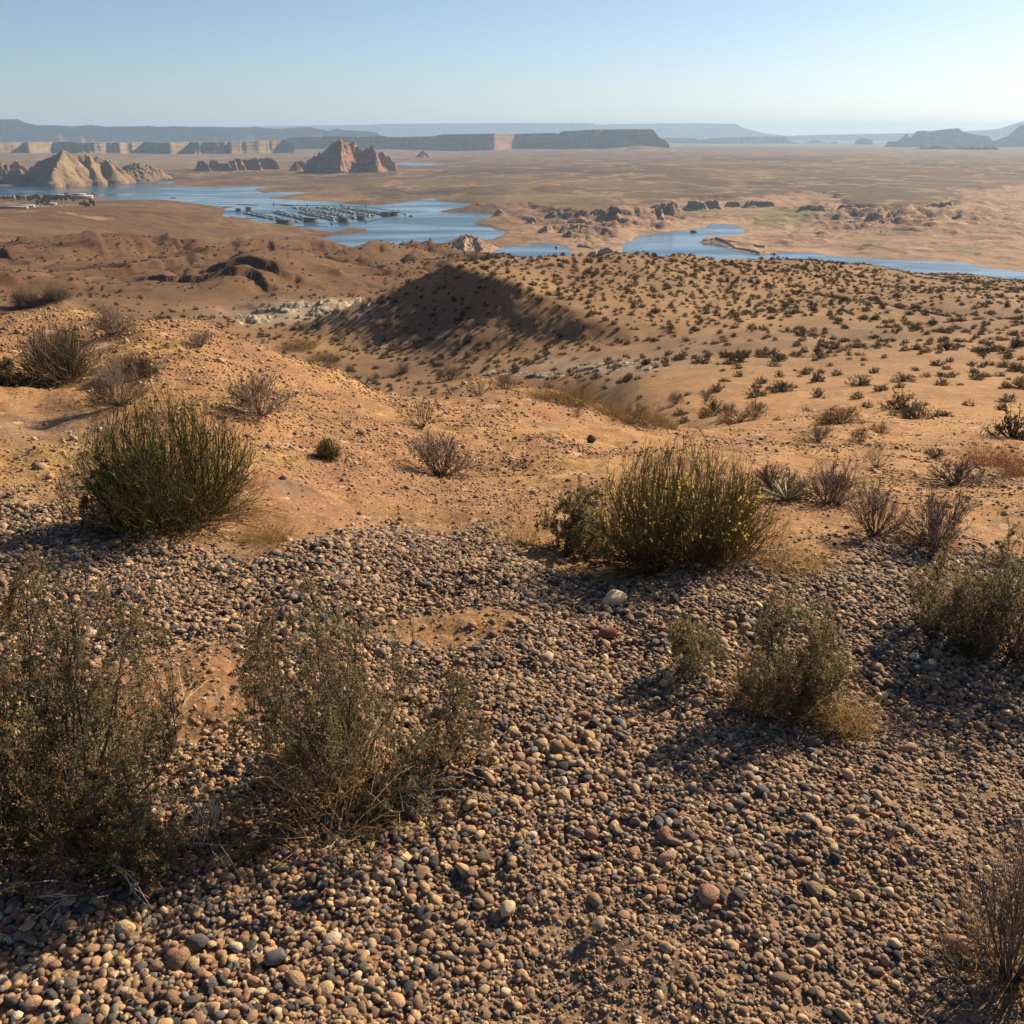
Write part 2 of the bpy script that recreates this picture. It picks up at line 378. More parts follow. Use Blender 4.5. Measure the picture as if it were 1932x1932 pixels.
dzr = np.gradient(Zg, axis=0) / np.maximum(np.gradient(RR, axis=0), 1e-6)
dza = np.gradient(Zg, axis=1) / np.maximum(np.abs(RR * np.gradient(AZ, axis=1)), 1e-6)
slope = np.sqrt(dzr ** 2 + dza ** 2).ravel()
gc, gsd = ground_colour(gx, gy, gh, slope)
gD = np.sqrt(gx * gx + gy * gy)
msk = np.zeros((len(gx), 3))
_U, _V = sight(gx, gy, gh)
msk[:, 0] = np.clip(sstep(250, 420, gD) * (1 - sstep(8000, 12000, gD)) * (gsd > 25) * np.where(gsd < 260, .35, 1), 0, 1)   # shrub specks too far to build
msk[:, 1] = gravel_mask(gx, gy)
msk[:, 2] = sstep(1100, 1500, gD)
V3 = np.stack([gx, gy, gh + EYE], 1)
V3 = np.concatenate([V3, [[0, 0, float(ground(np.array([0.]), np.array([.01]))[0]) + EYE]]])
gc = np.concatenate([gc, gc[:1]]); msk = np.concatenate([msk, msk[:1]])
ii = np.arange(nr - 1)[:, None] * na; jj = np.arange(na); j2 = (jj + 1) % na
F = np.stack([ii + jj, ii + j2, ii + na + j2, ii + na + jj], -1).reshape(-1, 4)[:, ::-1]
Fc = np.stack([np.full(na, nr * na), j2, jj], 1)[:, ::-1]
# ------------------------------------------------------------------ materials
def newmat(name):
    m = bpy.data.materials.new(name); m.use_nodes = True
    return m, m.node_tree.nodes, m.node_tree.links, m.node_tree.nodes['Principled BSDF']
def nd(nodes, t, **kw):
    n_ = nodes.new(t)
    for k, v in kw.items():
        if k == 'op': n_.operation = v
        elif k == 'blend': n_.blend_type = v
        elif k == 'dt': n_.data_type = v
        else: n_.inputs[k].default_value = v
    return n_
def mixn(nodes, links, a, b, fac, blend='MIX'):
    m = nodes.new('ShaderNodeMix'); m.data_type = 'RGBA'; m.blend_type = blend
    for s, v in ((m.inputs['Factor'], fac), (m.inputs['A'], a), (m.inputs['B'], b)):
        if hasattr(v, 'is_linked'): links.new(v, s)
        else: s.default_value = v if not isinstance(v, tuple) else (*v, 1)[:4]
    return m.outputs['Result']
def mathn(nodes, links, op, a, b=0.0, clamp=False):
    m = nodes.new('ShaderNodeMath'); m.operation = op; m.use_clamp = clamp
    for s, v in zip(m.inputs, (a, b)):
        if hasattr(v, 'is_linked'): links.new(v, s)
        else: s.default_value = v
    return m.outputs[0]
def noisen(nodes, links, vec, scale, detail=4, rough=.55):
    t = nodes.new('ShaderNodeTexNoise'); t.inputs['Scale'].default_value = scale; t.inputs['Detail'].default_value = detail; t.inputs['Roughness'].default_value = rough
    links.new(vec, t.inputs['Vector']); return t.outputs['Fac']
def rampn(nodes, links, fac, stops):
    r = nodes.new('ShaderNodeValToRGB'); e = r.color_ramp.elements
    while len(e) < len(stops): e.new(0.5)
    for el, (p, c) in zip(e, stops): el.position = p; el.color = (*c, 1) if len(c) == 3 else c
    links.new(fac, r.inputs[0]); return r.outputs[0]
def simple(name, c, rough=.8, var=.25, scale=30, c2=None, spec=.2, transl=0.0):
    m, N, L, P = newmat(name)
    g = N.new('ShaderNodeNewGeometry'); oi = N.new('ShaderNodeObjectInfo')
    f = noisen(N, L, g.outputs['Position'], scale, 3)
    c2 = c2 or tuple(q * .55 for q in c)
    cc = rampn(N, L, f, [(.32, c2), (.68, c)])
    k = mathn(N, L, 'MULTIPLY_ADD', oi.outputs['Random'], var); k.node.inputs[2].default_value = 1 - var / 2
    cm = N.new('ShaderNodeVectorMath'); cm.operation = 'SCALE'; L.new(cc, cm.inputs[0]); L.new(k, cm.inputs['Scale'])
    L.new(cm.outputs[0], P.inputs['Base Color']); P.inputs['Roughness'].default_value = rough; P.inputs['Specular IOR Level'].default_value = spec
    if transl > 0:
        tr = N.new('ShaderNodeBsdfTranslucent'); L.new(cm.outputs[0], tr.inputs['Color'])
        mx = N.new('ShaderNodeMixShader'); mx.inputs[0].default_value = transl
        L.new(P.outputs[0], mx.inputs[1]); L.new(tr.outputs[0], mx.inputs[2]); L.new(mx.outputs[0], N['Material Output'].inputs['Surface'])
    return m

def ground_material():
    m, N, L, P = newmat('desert_ground')
    g = N.new('ShaderNodeNewGeometry'); pos = g.outputs['Position']
    at = N.new('ShaderNodeAttribute'); at.attribute_name = 'Col'
    am = N.new('ShaderNodeAttribute'); am.attribute_name = 'Msk'
    sp = N.new('ShaderNodeSeparateColor'); L.new(am.outputs['Color'], sp.inputs[0])
    shr, grv, farm = sp.outputs[0], sp.outputs[1], sp.outputs[2]
    n1 = noisen(N, L, pos, 45, 5, .65); n2 = noisen(N, L, pos, 2.2, 5, .6); n3 = noisen(N, L, pos, .035, 6, .62)
    k1 = rampn(N, L, n1, [(.3, (.72, .70, .68)), (.7, (1.2, 1.2, 1.2))])
    k2 = rampn(N, L, n2, [(.3, (.80, .78, .78)), (.7, (1.14, 1.15, 1.15))])
    k3 = rampn(N, L, n3, [(.32, (.62, .58, .56)), (.68, (1.34, 1.34, 1.3))])
    c = mixn(N, L, at.outputs['Color'], k1, 1.0, 'MULTIPLY')
    c = mixn(N, L, c, k2, 1.0, 'MULTIPLY')
    c3 = mixn(N, L, c, k3, 1.0, 'MULTIPLY')
    c = mixn(N, L, c, c3, 0.8)
    # grit and small stones pressed into the sand
    for sc_, lo, hi in ((38, .26, .36), (95, .24, .36), (7, .20, .30), (1.7, .16, .27)):
        v1 = N.new('ShaderNodeTexVoronoi'); v1.inputs['Scale'].default_value = sc_; L.new(pos, v1.inputs['Vector'])
        dk = rampn(N, L, v1.outputs['Distance'], [(lo, (1, 1, 1)), (hi, (0, 0, 0))])
        sel = N.new('ShaderNodeSeparateColor'); L.new(v1.outputs['Color'], sel.inputs[0])
        pick = mathn(N, L, 'MULTIPLY', dk, mathn(N, L, 'GREATER_THAN', sel.outputs[0], .45)); pick = mathn(N, L, 'MULTIPLY', pick, mathn(N, L, 'SUBTRACT', 1.0, farm, True))
        pc = rampn(N, L, sel.outputs[1], [(.2, (.13, .085, .06)), (.5, (.30, .19, .12)), (.85, (.46, .33, .20))])
        c = mixn(N, L, c, pc, mathn(N, L, 'MULTIPLY', pick, .8))
    # shrubs too far away to be built: dark specks
    vo = N.new('ShaderNodeTexVoronoi'); vo.feature = 'F1'; vo.inputs['Scale'].default_value = .21; L.new(pos, vo.inputs['Vector'])
    spk = rampn(N, L, vo.outputs['Distance'], [(.20, (1, 1, 1)), (.34, (0, 0, 0))])
    dn = rampn(N, L, noisen(N, L, pos, .012, 4), [(.36, (.25, .25, .25)), (.6, (1, 1, 1))])
    sf = mathn(N, L, 'MULTIPLY', mathn(N, L, 'MULTIPLY', spk, shr), mathn(N, L, 'MULTIPLY', dn, .85))
    c = mixn(N, L, c, (.055, .045, .030), sf)
    # scrub clumps and dry washes of the plain beyond the lake
    v2 = N.new('ShaderNodeTexVoronoi'); v2.inputs['Scale'].default_value = .062; L.new(pos, v2.inputs['Vector'])
    s2 = rampn(N, L, v2.outputs['Distance'], [(.18, (1, 1, 1)), (.36, (0, 0, 0))]); d2 = rampn(N, L, noisen(N, L, pos, .0042, 5, .6), [(.38, (0, 0, 0)), (.58, (1, 1, 1))])
    c = mixn(N, L, c, (.060, .042, .030), mathn(N, L, 'MULTIPLY', mathn(N, L, 'MULTIPLY', s2, d2), mathn(N, L, 'MULTIPLY', mathn(N, L, 'MULTIPLY', farm, shr), .8)))
    mw = N.new('ShaderNodeMapping'); mw.inputs['Scale'].default_value = (1, .8, 0); L.new(pos, mw.inputs['Vector'])
    wv = noisen(N, L, mw.outputs[0], .0026, 6, .58); wl_ = rampn(N, L, wv, [(.478, (0, 0, 0)), (.494, (1, 1, 1)), (.506, (1, 1, 1)), (.522, (0, 0, 0))])
    c = mixn(N, L, c, (.36, .235, .125), mathn(N, L, 'MULTIPLY', wl_, mathn(N, L, 'MULTIPLY', mathn(N, L, 'MULTIPLY', farm, shr), .55)))
    L.new(c, P.inputs['Base Color'])
    P.inputs['Roughness'].default_value = .95; P.inputs['Specular IOR Level'].default_value = .12
    b1 = N.new('ShaderNodeBump'); b1.inputs['Strength'].default_value = .55; b1.inputs['Distance'].default_value = .008; L.new(n1, b1.inputs['Height'])
    b2 = N.new('ShaderNodeBump'); b2.inputs['Strength'].default_value = .5; b2.inputs['Distance'].default_value = .12; L.new(n2, b2.inputs['Height']); L.new(b1.outputs[0], b2.inputs['Normal'])
    b3 = N.new('ShaderNodeBump'); b3.inputs['Distance'].default_value = 7; L.new(n3, b3.inputs['Height']); L.new(b2.outputs[0], b3.inputs['Normal'])
    L.new(mathn(N, L, 'MULTIPLY', farm, .7), b3.inputs['Strength'])
    L.new(b3.outputs[0], P.inputs['Normal'])
    return m
M_ground = ground_material()
gme = mesh_from('ground', V3, [F, Fc], M_ground, smooth=True)
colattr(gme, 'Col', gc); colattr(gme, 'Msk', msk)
GROUND = tag(link('ground', gme), 'sandy desert ground falling from a gravelled lookout to the lake and the plain beyond', kind='structure')

def water_material():
    m, N, L, P = newmat('lake_water')
    g = N.new('ShaderNodeNewGeometry'); mp = N.new('ShaderNodeMapping'); mp.inputs['Scale'].default_value = (1, .55, 1); L.new(g.outputs['Position'], mp.inputs['Vector'])
    f = noisen(N, L, mp.outputs[0], .12, 6, .65); mp2 = N.new('ShaderNodeMapping'); mp2.inputs['Scale'].default_value = (.35, 1, 1); mp2.inputs['Rotation'].default_value = (0, 0, .35); L.new(g.outputs['Position'], mp2.inputs['Vector']); f2 = noisen(N, L, mp2.outputs[0], .011, 5, .6)
    b = N.new('ShaderNodeBump'); b.inputs['Strength'].default_value = .5; b.inputs['Distance'].default_value = .55; L.new(f, b.inputs['Height'])
    L.new(b.outputs[0], P.inputs['Normal'])
    L.new(rampn(N, L, f2, [(.3, (.020, .055, .085)), (.7, (.035, .085, .12))]), P.inputs['Base Color'])
    L.new(rampn(N, L, f2, [(.38, (.05,) * 3), (.62, (.32,) * 3)]), P.inputs['Roughness'])
    P.inputs['IOR'].default_value = 1.33
    return m
M_water = water_material()
lw = [(-7000, 500), (7000, 500), (7000, 9000), (-7000, 9000)]
LAKE = tag(link('lake', mesh_from('lake', [(x, y, WATER + EYE) for x, y in lw], np.array([[0, 1, 2, 3]]), M_water)), 'calm blue reservoir winding between tan shores', kind='structure')

# ------------------------------------------------------------------ mesas and buttes
def rock_material(name, ca, cb, band=.05, bump=6, sc=.02):
    m, N, L, P = newmat(name)
    g = N.new('ShaderNodeNewGeometry'); mp = N.new('ShaderNodeMapping'); L.new(g.outputs['Position'], mp.inputs['Vector'])
    mp.inputs['Scale'].default_value = (.12, .12, 1)
    s = noisen(N, L, mp.outputs[0], band, 5, .6)
    mp2 = N.new('ShaderNodeMapping'); L.new(g.outputs['Position'], mp2.inputs['Vector']); mp2.inputs['Scale'].default_value = (1, 1, .25)
    f = noisen(N, L, mp2.outputs[0], sc, 6, .62)
    c = rampn(N, L, s, [(.3, cb), (.7, ca)]); c = mixn(N, L, c, rampn(N, L, f, [(.3, (.7, .7, .7)), (.7, (1.2, 1.2, 1.2))]), 1.0, 'MULTIPLY')
    L.new(c, P.inputs['Base Color']); P.inputs['Roughness'].default_value = .95; P.inputs['Specular IOR Level'].default_value = .1
    b = N.new('ShaderNodeBump'); b.inputs['Strength'].default_value = .8; b.inputs['Distance'].default_value = bump; L.new(f, b.inputs['Height'])
    b2 = N.new('ShaderNodeBump'); b2.inputs['Strength'].default_value = .5; b2.inputs['Distance'].default_value = bump; L.new(s, b2.inputs['Height']); L.new(b.outputs[0], b2.inputs['Normal'])
    L.new(b2.outputs[0], P.inputs['Normal'])
    return m
M_mesa = rock_material('mesa_sandstone', (.29, .165, .11), (.17, .095, .07), .035, 14, .008)
M_tan = rock_material('tan_sandstone', (.31, .21, .13), (.18, .115, .072), .06, 9, .02)
M_butte = rock_material('butte_sandstone', (.36, .205, .125), (.19, .105, .07), .09, 7, .025)

def mesa(label, pts, zbase, D, depth, name='mesa', talus=.35, plan=None, rough=1.0, mat=None, seed=1, step=2.0, tw=1.5):
    """a cliff-edged tableland: rim sighted at pts, standing at distance D, with plan relief, talus and a real back"""
    P = np.array(pts, float) * K
    u = np.arange(P[0, 0], P[-1, 0], step); v = np.interp(u, P[:, 0], P[:, 1])
    px = D / 1816.0
    dY = np.zeros(len(u))
    if plan:
        q = np.array(plan, float); dY = np.interp(u, q[:, 0] * K, q[:, 1])
    s = u * px
    bay = (fbm(s, s * 0, 1400 * D / 10000, 3, seed) * 260 + ridged(s, s * 0, 420 * D / 10000, 3, seed + 9) * 90) * rough * D / 10000
    flute = (ridged(s, s * 0 + 7, 110 * D / 10000, 3, seed + 19) * 28 + fbm(s, s * 0, 45 * D / 10000, 2, seed + 29) * 14) * rough * D / 10000
    Y = D + dY + bay
    x, y, zt = at_y(u, v, Y)
    H = np.maximum(zt - zbase, 4.0)
    rows = []
    def row(off, z, fl):
        yy = Y + off + flute * fl; k = yy / Y; return np.stack([x * k, yy, z], 1)
    tal = talus * (0.85 + .35 * fbm(s, s * 0 + 3, 500 * D / 10000, 3, seed + 39))
    tal = np.clip(tal, .05, .9)
    rows.append(row(-H * tal * tw * 2.2, zbase - 40 + H * 0, .2))
    rows.append(row(-H * tal * tw * 1.0, zbase + H * tal * .42, 1.4))
    rows.append(row(-H * .06, zbase + H * tal, 1.0))
    for f in (.18, .34, .36, .55, .72, .74, .9):
        rows.append(row(H * (.05 * f + (.05 if f > .35 else 0) + (.06 if f > .73 else 0)), zbase + H * (tal + (1 - tal) * f), 1.0 - .25 * f))
    rows.append(row(H * .17, zt, .75))
    rows.append(row(depth * .3 + H * .2, zt + H * .01, .2)); rows.append(row(depth, zt - H * .03, 0)); rows.append(row(depth + H, zbase - 40 + H * 0, 0))
    nR, nC = len(rows), len(u)
    Vv = np.concatenate(rows); Vv[:, 2] += EYE
    i = np.arange(nR - 1)[:, None] * nC; j = np.arange(nC - 1)
    Fq = np.stack([i + j, i + j + 1, i + nC + j + 1, i + nC + j], -1).reshape(-1, 4)
    cap0 = [np.array([[r * nC for r in range(nR)][::-1]]), np.array([[r * nC + nC - 1 for r in range(nR)]])]
    o = link(name, mesh_from(name, Vv, [Fq] + cap0, mat or M_mesa))
    return tag(o, label, name, kind='structure')

mesa('very distant pale blue tableland stretching behind every other mesa', c1((860,138),(1130,128),(1500,122),(1932,117)) + c2((300,112),(800,108),(1385,107),(1400,115),(1932,108)) + c3((160,107),(430,113),(450,130),(560,160),(680,175),(800,182)), -330, 32000, 6000, seed=3, talus=.5, rough=.6)
mesa('long pale blue tableland rising to the right edge of the horizon', c3((640,185),(740,174),(1000,168),(1400,160),(1650,150),(1800,139),(1880,112),(1960,90),(2060,80),(2200,100)), -330, 27000, 6000, seed=4, talus=.5, rough=.6)
mesa('hazy blue broken mesa under the end of the pale tableland', c2((1740,186),(1932,188)) + c3((20,186),(230,195),(400,182),(690,178),(694,202),(760,215),(840,195),(900,214),(950,205),(985,250)), -300, 19000, 2500, seed=5, talus=.4)
mesa('small lone blue butte standing on the right plain', c3((1020,246),(1035,235),(1050,196),(1075,186),(1135,193),(1145,235),(1165,246)), -290, 17000, 500, name='butte', seed=6, talus=.25, rough=.3)
mesa('jagged dark blue mesa with stepped domes near the right edge', c3((1190,243),(1200,235),(1220,205),(1270,205),(1318,165),(1335,190),(1370,150),(1450,150),(1530,140),(1590,135),(1612,155),(1700,175),(1745,176),(1770,205),(1850,175),(1900,130),(1925,118),(1945,128),(1990,160),(2050,170),(2150,230)), -270, 13500, 1500, seed=7, talus=.4)
mesa('long blue escarpment with a notched skyline on the left', c1((-350,92),(0,88),(95,88),(130,105),(200,120),(240,118),(380,125),(480,117),(560,127),(760,124),(770,121),(830,128),(910,124),(1000,128),(1130,127),(1180,131),(1300,132),(1330,128),(1400,135),(1460,138),(1620,128),(1680,140),(1720,150),(1760,136),(1800,145),(1932,150)) + c2((200,150),(262,158),(280,180)), -200, 15000, 3000, seed=8, talus=.72, rough=.30, tw=.9)
mesa('long dark flat-topped mesa across the middle with one sunlit buttress', c1((1470,215),(1490,195),(1540,185),(1700,178),(1932,180)) + c2((280,175),(310,182),(420,182),(560,178),(600,168),(860,165),(990,165),(1190,160),(1205,165),(1230,152),(1400,142),(1700,140),(1712,150),(1740,188),(1770,200),(1795,230)), -150, 9300, 1800, seed=9, talus=.38, plan=[(690,500),(900,350),(1080,150),(1200,-130),(1206,-140),(1258,330),(1270,330),(1330,200),(1420,0),(1590,-60),(1636,-200)], rough=.8)
mesa('low banded tan and blue cliffs above the left plain', c1((-250,214),(0,212),(130,210),(260,208),(390,207),(400,212),(560,211),(650,212),(770,209),(900,212),(1000,209),(1120,210),(1300,206),(1400,200),(1490,196),(1540,215)), -142, 7900, 900, seed=10, talus=.35, mat=M_tan,
     plan=[(0,100),(60,320),(65,-150),(130,330),(180,330),(185,-100),(228,-60),(260,60),(290,60),(350,400),(362,20),(405,40),(412,-30),(465,330),(470,-60),(550,0),(556,260),(560,-60),(610,60),(690,350),(715,100)], rough=.7)

def ridge_hill(name, label, lines, zb, D, mat, ext, slope1=1.6, talus=.4, tslope=.65, seed=0, res=150, noise=1.0, flu=1.0):
    """eroded rock: height is the upper envelope of sharp ridges, each (2500-survey u, v, extra distance)"""
    L3 = []
    for ln in lines:
        q = []
        for (u, v, dd) in ln:
            x, y, z = at_y(u * K, v * K, D + dd); q.append((float(x), float(y), float(z)))
        L3.append(q)
    allp = np.array([p for q in L3 for p in q])
    x0, x1 = allp[:, 0].min() - ext, allp[:, 0].max() + ext; y0, y1 = allp[:, 1].min() - ext, allp[:, 1].max() + ext
    nx = res; ny = max(30, int(res * (y1 - y0) / (x1 - x0)))
    X, Y = np.meshgrid(np.linspace(x0, x1, nx), np.linspace(y0, y1, ny))
    hmax = allp[:, 2].max() - zb
    wx = X + noise * hmax * .12 * fbm(X, Y, hmax * .8, 4, seed); wy = Y + noise * hmax * .12 * fbm(X, Y, hmax * .8, 4, seed + 5)
    best = np.full(X.shape, -1e9)
    for q in L3:
        for (ax, ay, a_z), (bx, by, b_z) in zip(q[:-1], q[1:]):
            ex, ey = bx - ax, by - ay
            t = np.clip(((wx - ax) * ex + (wy - ay) * ey) / (ex * ex + ey * ey + 1e-9), 0, 1)
            d = np.sqrt((wx - ax - t * ex) ** 2 + (wy - ay - t * ey) ** 2)
            zr = a_z + (b_z - a_z) * t; h = zr - zb
            zc = zr - slope1 * np.maximum(d - .02 * hmax, 0); zt = zb + h * talus - tslope * np.maximum(d - (1 - talus) * h / slope1, 0)
            best = np.maximum(best, np.where(zc - zb > h * talus, zc, zt))
    hh = np.clip((best - zb) / hmax, 0, 1.2)
    Z = best + flu * hmax * (.10 * ridged(X, Y, hmax * .35, 4, seed + 11) + .05 * fbm(X, Y, hmax * .15, 3, seed + 12)) * sstep(.04, .3, hh) - .06 * hmax * (hh < .04)
    led = .06 * hmax; Z = np.where(hh > .15, lerp(Z, np.floor(Z / led) * led + led * sstep(.3, 1, (Z / led) % 1), .45), Z)
    Z = np.maximum(Z, zb - 6)
    Vv = np.stack([X.ravel(), Y.ravel(), Z.ravel() + EYE], 1)
    i = np.arange(ny - 1)[:, None] * nx; j = np.arange(nx - 1)
    Fq = np.stack([i + j, i + j + 1, i + nx + j + 1, i + nx + j], -1).reshape(-1, 4)
    zq = np.max(Z.ravel()[Fq], 1); Fq = Fq[zq > zb - 4]
    return tag(link(name, mesh_from(name, Vv, Fq, mat, smooth=True)), label, name, kind='structure')
def p1(*p): return [(x * .4658, 250 + y * .4658, d) for x, y, d in p]
def p2(*p): return [(800 + x * .4658, 250 + y * .4658, d) for x, y, d in p]
ridge_hill('butte', 'sharp-crested tan butte on the far left shore with one dark flank',
    [p1((150,350,60),(200,318,50),(250,292,40),(290,272,25),(335,250,0),(345,252,0)), p1((335,250,0),(300,310,-90),(265,380,-160)), p1((345,254,0),(365,284,60),(385,290,90),(405,274,110),(470,279,130),(530,288,150),(580,306,150),(625,335,150)), p1((470,280,130),(480,330,40),(500,375,-20)), p1((560,300,150),(590,350,60))],
    -147, 3300, M_tan, 90, 1.15, .55, .8, seed=201, res=170, noise=.35, flu=.5)
ridge_hill('rock_ridge', 'low lumpy tan ridge trailing off the far left butte', [p1((640,345,100),(690,320,110),(740,318,120),(790,332,140),(830,345,160)), p1((650,360,0),(740,350,40))], -146, 3500, M_tan, 50, 1.0, .4, .5, seed=202, res=110)
ridge_hill('rock_ridge', 'cluster of small rounded rocks at the far left edge', [p1((-60,330,50),(0,322,0),(20,330,0)), p1((30,325,60),(70,312,60),(95,318,60),(140,345,60)), p1((40,352,0),(110,350,0))], -146, 3300, M_tan, 40, 1.5, .4, .8, seed=203, res=110)
ridge_hill('rock_ridge', 'long dark ribbed rock wall between the two large buttes',
    [p1((1035,312,60),(1060,305,30),(1090,325,0)), p1((1100,305,90),(1130,302,60),(1165,322,30),(1200,318,20)), p1((1200,312,90),(1225,304,70),(1240,330,20)), p1((1230,292,120),(1300,300,130),(1340,292,140),(1420,290,150),(1440,300,150),(1465,335,120)), p1((1260,296,120),(1275,330,40)), p1((1345,294,140),(1360,330,60))],
    -140, 4300, M_butte, 70, 2.6, .3, .9, seed=204, res=170)
ridge_hill('rock_ridge', 'two small dark boulders left of the tall butte', [p1((1530,325,0),(1550,310,0)), p1((1560,312,30),(1580,304,30),(1600,315,30))], -140, 4300, M_butte, 30, 2., .3, .9, seed=205, res=60)
ridge_hill('butte', 'tall crowned butte with fluted sunlit face beside the lake',
    [p1((1600,345,40),(1640,290,30),(1690,255,20),(1730,222,10),(1765,192,0),(1785,192,0)), p1((1785,192,0),(1800,215,-40),(1790,280,-120),(1780,335,-150)), p1((1785,192,0),(1800,210,60)) + p2((85,205,90),(125,215,110),(150,232,130)),
     p2((60,195,10),(95,225,10),(150,235,80),(195,245,90)), p2((200,240,40),(235,236,20),(245,262,-30)), p2((250,268,100),(280,265,100),(320,290,100),(345,320,90)), p2((225,237,20),(222,300,-40))],
    -140, 4150, M_butte, 80, 2.2, .30, .9, seed=206, res=190)
ridge_hill('rock_ridge', 'small dark knob standing on the plain below the long mesa', [p2((470,275,0),(495,252,0),(520,262,0))], -140, 7000, M_butte, 60, 1.2, .3, .6, seed=207, res=60)
ridge_hill('rock_ridge', 'low dark red ledge on the right plain', [[(c[0], c[1], 0) for c in c3((1370,240),(1420,232),(1470,224),(1520,230),(1640,232),(1780,226),(1790,236))]], -155, 9000, M_mesa, 120, .8, .3, .4, seed=208, res=120)
ridge_hill('hill', 'broad pale domed hill under the end of the long mesa', [[(c[0], c[1], 0) for c in c2((1300,258),(1500,238),(1640,226),(1760,236),(1900,255))]], -165, 8300, M_tan, 500, .25, .1, .2, seed=209, res=120, flu=.15)

# broken sandstone along the right-hand shores
M_shore = rock_material('shore_sandstone', (.43, .295, .205), (.27, .175, .12), .22, 1.6, .09)
def p5(*p): return [(781 + x * .5057, 220 + y * .5057, d) for x, y, d in p]
def p6(*p): return [(1523 + x * .5057, 220 + y * .5057, d) for x, y, d in p]
def shore(label, lines, D, seed, zb=-150.5, ext=32, res=120, s1=2.0, tal=.35, ts=.6, name='rock_ridge'): return ridge_hill(name, label, lines, zb, D, M_shore, ext, s1, tal, ts, seed=seed, res=res, noise=1.2, flu=1.3)
shore('pale fluted rock knobs between the lake and the right-hand bay', [p5((1062,672,0),(1090,652,0),(1122,660,10)), p5((1148,680,0),(1175,650,0),(1200,648,10),(1218,680,0)), p5((1215,652,30),(1250,646,30),(1290,650,30),(1335,660,40)), p5((1250,650,30),(1245,690,-20)), p5((1300,655,30),(1290,692,-10)), p5((1340,660,40),(1400,648,60),(1450,640,70)), p5((1400,648,60),(1420,690,-10))], 1640, 221, res=170)
shore('domed pale rock point on the near side of the left lake', [p5((680,716,0),(700,696,0),(725,698,0),(760,712,0)), p5((600,742,30),(650,732,20),(690,718,10)), p5((700,698,0),(695,770,-60)), p5((760,712,0),(782,756,-40))], 1400, 222, s1=.9, tal=.6, ts=.35)
shore('dark blocky cliff at the mouth of the right-hand bay', [p5((1345,775,0),(1375,758,0),(1402,764,0),(1458,788,0)), p5((1250,742,120),(1290,752,110),(1320,765,90)), p5((1300,780,10),(1330,778,10))], 1305, 223)
shore('rocky scarp above the left beach of the right-hand bay', [p5((1480,648,20),(1520,625,20),(1560,610,30),(1600,588,40),(1640,560,60),(1700,546,60)), p5((1600,560,100),(1660,550,100),(1720,543,110)), p5((1560,612,30),(1575,660,-30)), p5((1640,562,60),(1650,600,0)), p5((1500,600,120),(1570,585,120))], 1850, 224, res=170)
shore('dark ledge cliffs behind the green flat of the right-hand bay', [p5((1780,534,0),(1810,531,0),(1840,538,0)), p5((1860,536,20),(1920,533,20)), p6((310,541,0),(340,537,0),(390,545,0)), p6((500,541,60),(530,536,60),(560,538,60)), p6((590,537,50),(640,533,60),(720,538,60))], 2080, 225, zb=-142, res=150, s1=2.6)
shore('fluted cliffs with a dark cleft on the right shore', [p6((1180,598,0),(1210,590,0),(1240,600,0)), p6((1205,605,0),(1240,628,-20),(1288,652,-40)), p6((1280,596,20),(1335,596,20),(1350,606,20)), p6((1290,598,10),(1290,655,-40)), p6((1060,638,0),(1110,632,0),(1140,640,0)), p6((1170,650,0),(1190,640,0),(1210,650,0))], 1745, 226, res=160)
shore('long dark scarp under the edge of the upper plain', [p6((850,560,0),(900,552,0),(965,556,0)), p6((1045,548,0),(1100,556,0),(1180,566,0),(1300,570,0)), p6((1320,570,0),(1420,560,0),(1500,547,0),(1585,540,0)), p6((1400,575,-60),(1450,572,-60),(1500,565,-60))], 2010, 227, zb=-143, res=200, s1=2.4)
shore('dark-edged rocky peninsula reaching into the right-hand bay', [p6((385,722,0),(450,708,10),(500,728,-30),(540,758,-90)), p6((530,757,-85),(600,765,-120),(660,780,-150),(735,772,-120)), p6((450,710,20),(560,735,-40),(680,750,-80))], 1490, 228, s1=1.2, tal=.5, ts=.3, res=150)
shore('scattered dark ledges on the tan shore right of the left lake', [p5((700,562,0),(760,547,0),(850,548,0)), p5((880,552,10),(960,550,10),(1000,558,20)), p5((845,590,-200),(870,570,-200),(892,590,-200)), p5((1008,625,-330),(1022,610,-330),(1042,620,-330)), p5((1095,600,-220),(1200,590,-220),(1300,600,-230))], 2150, 229, zb=-149, res=190, s1=2.2)
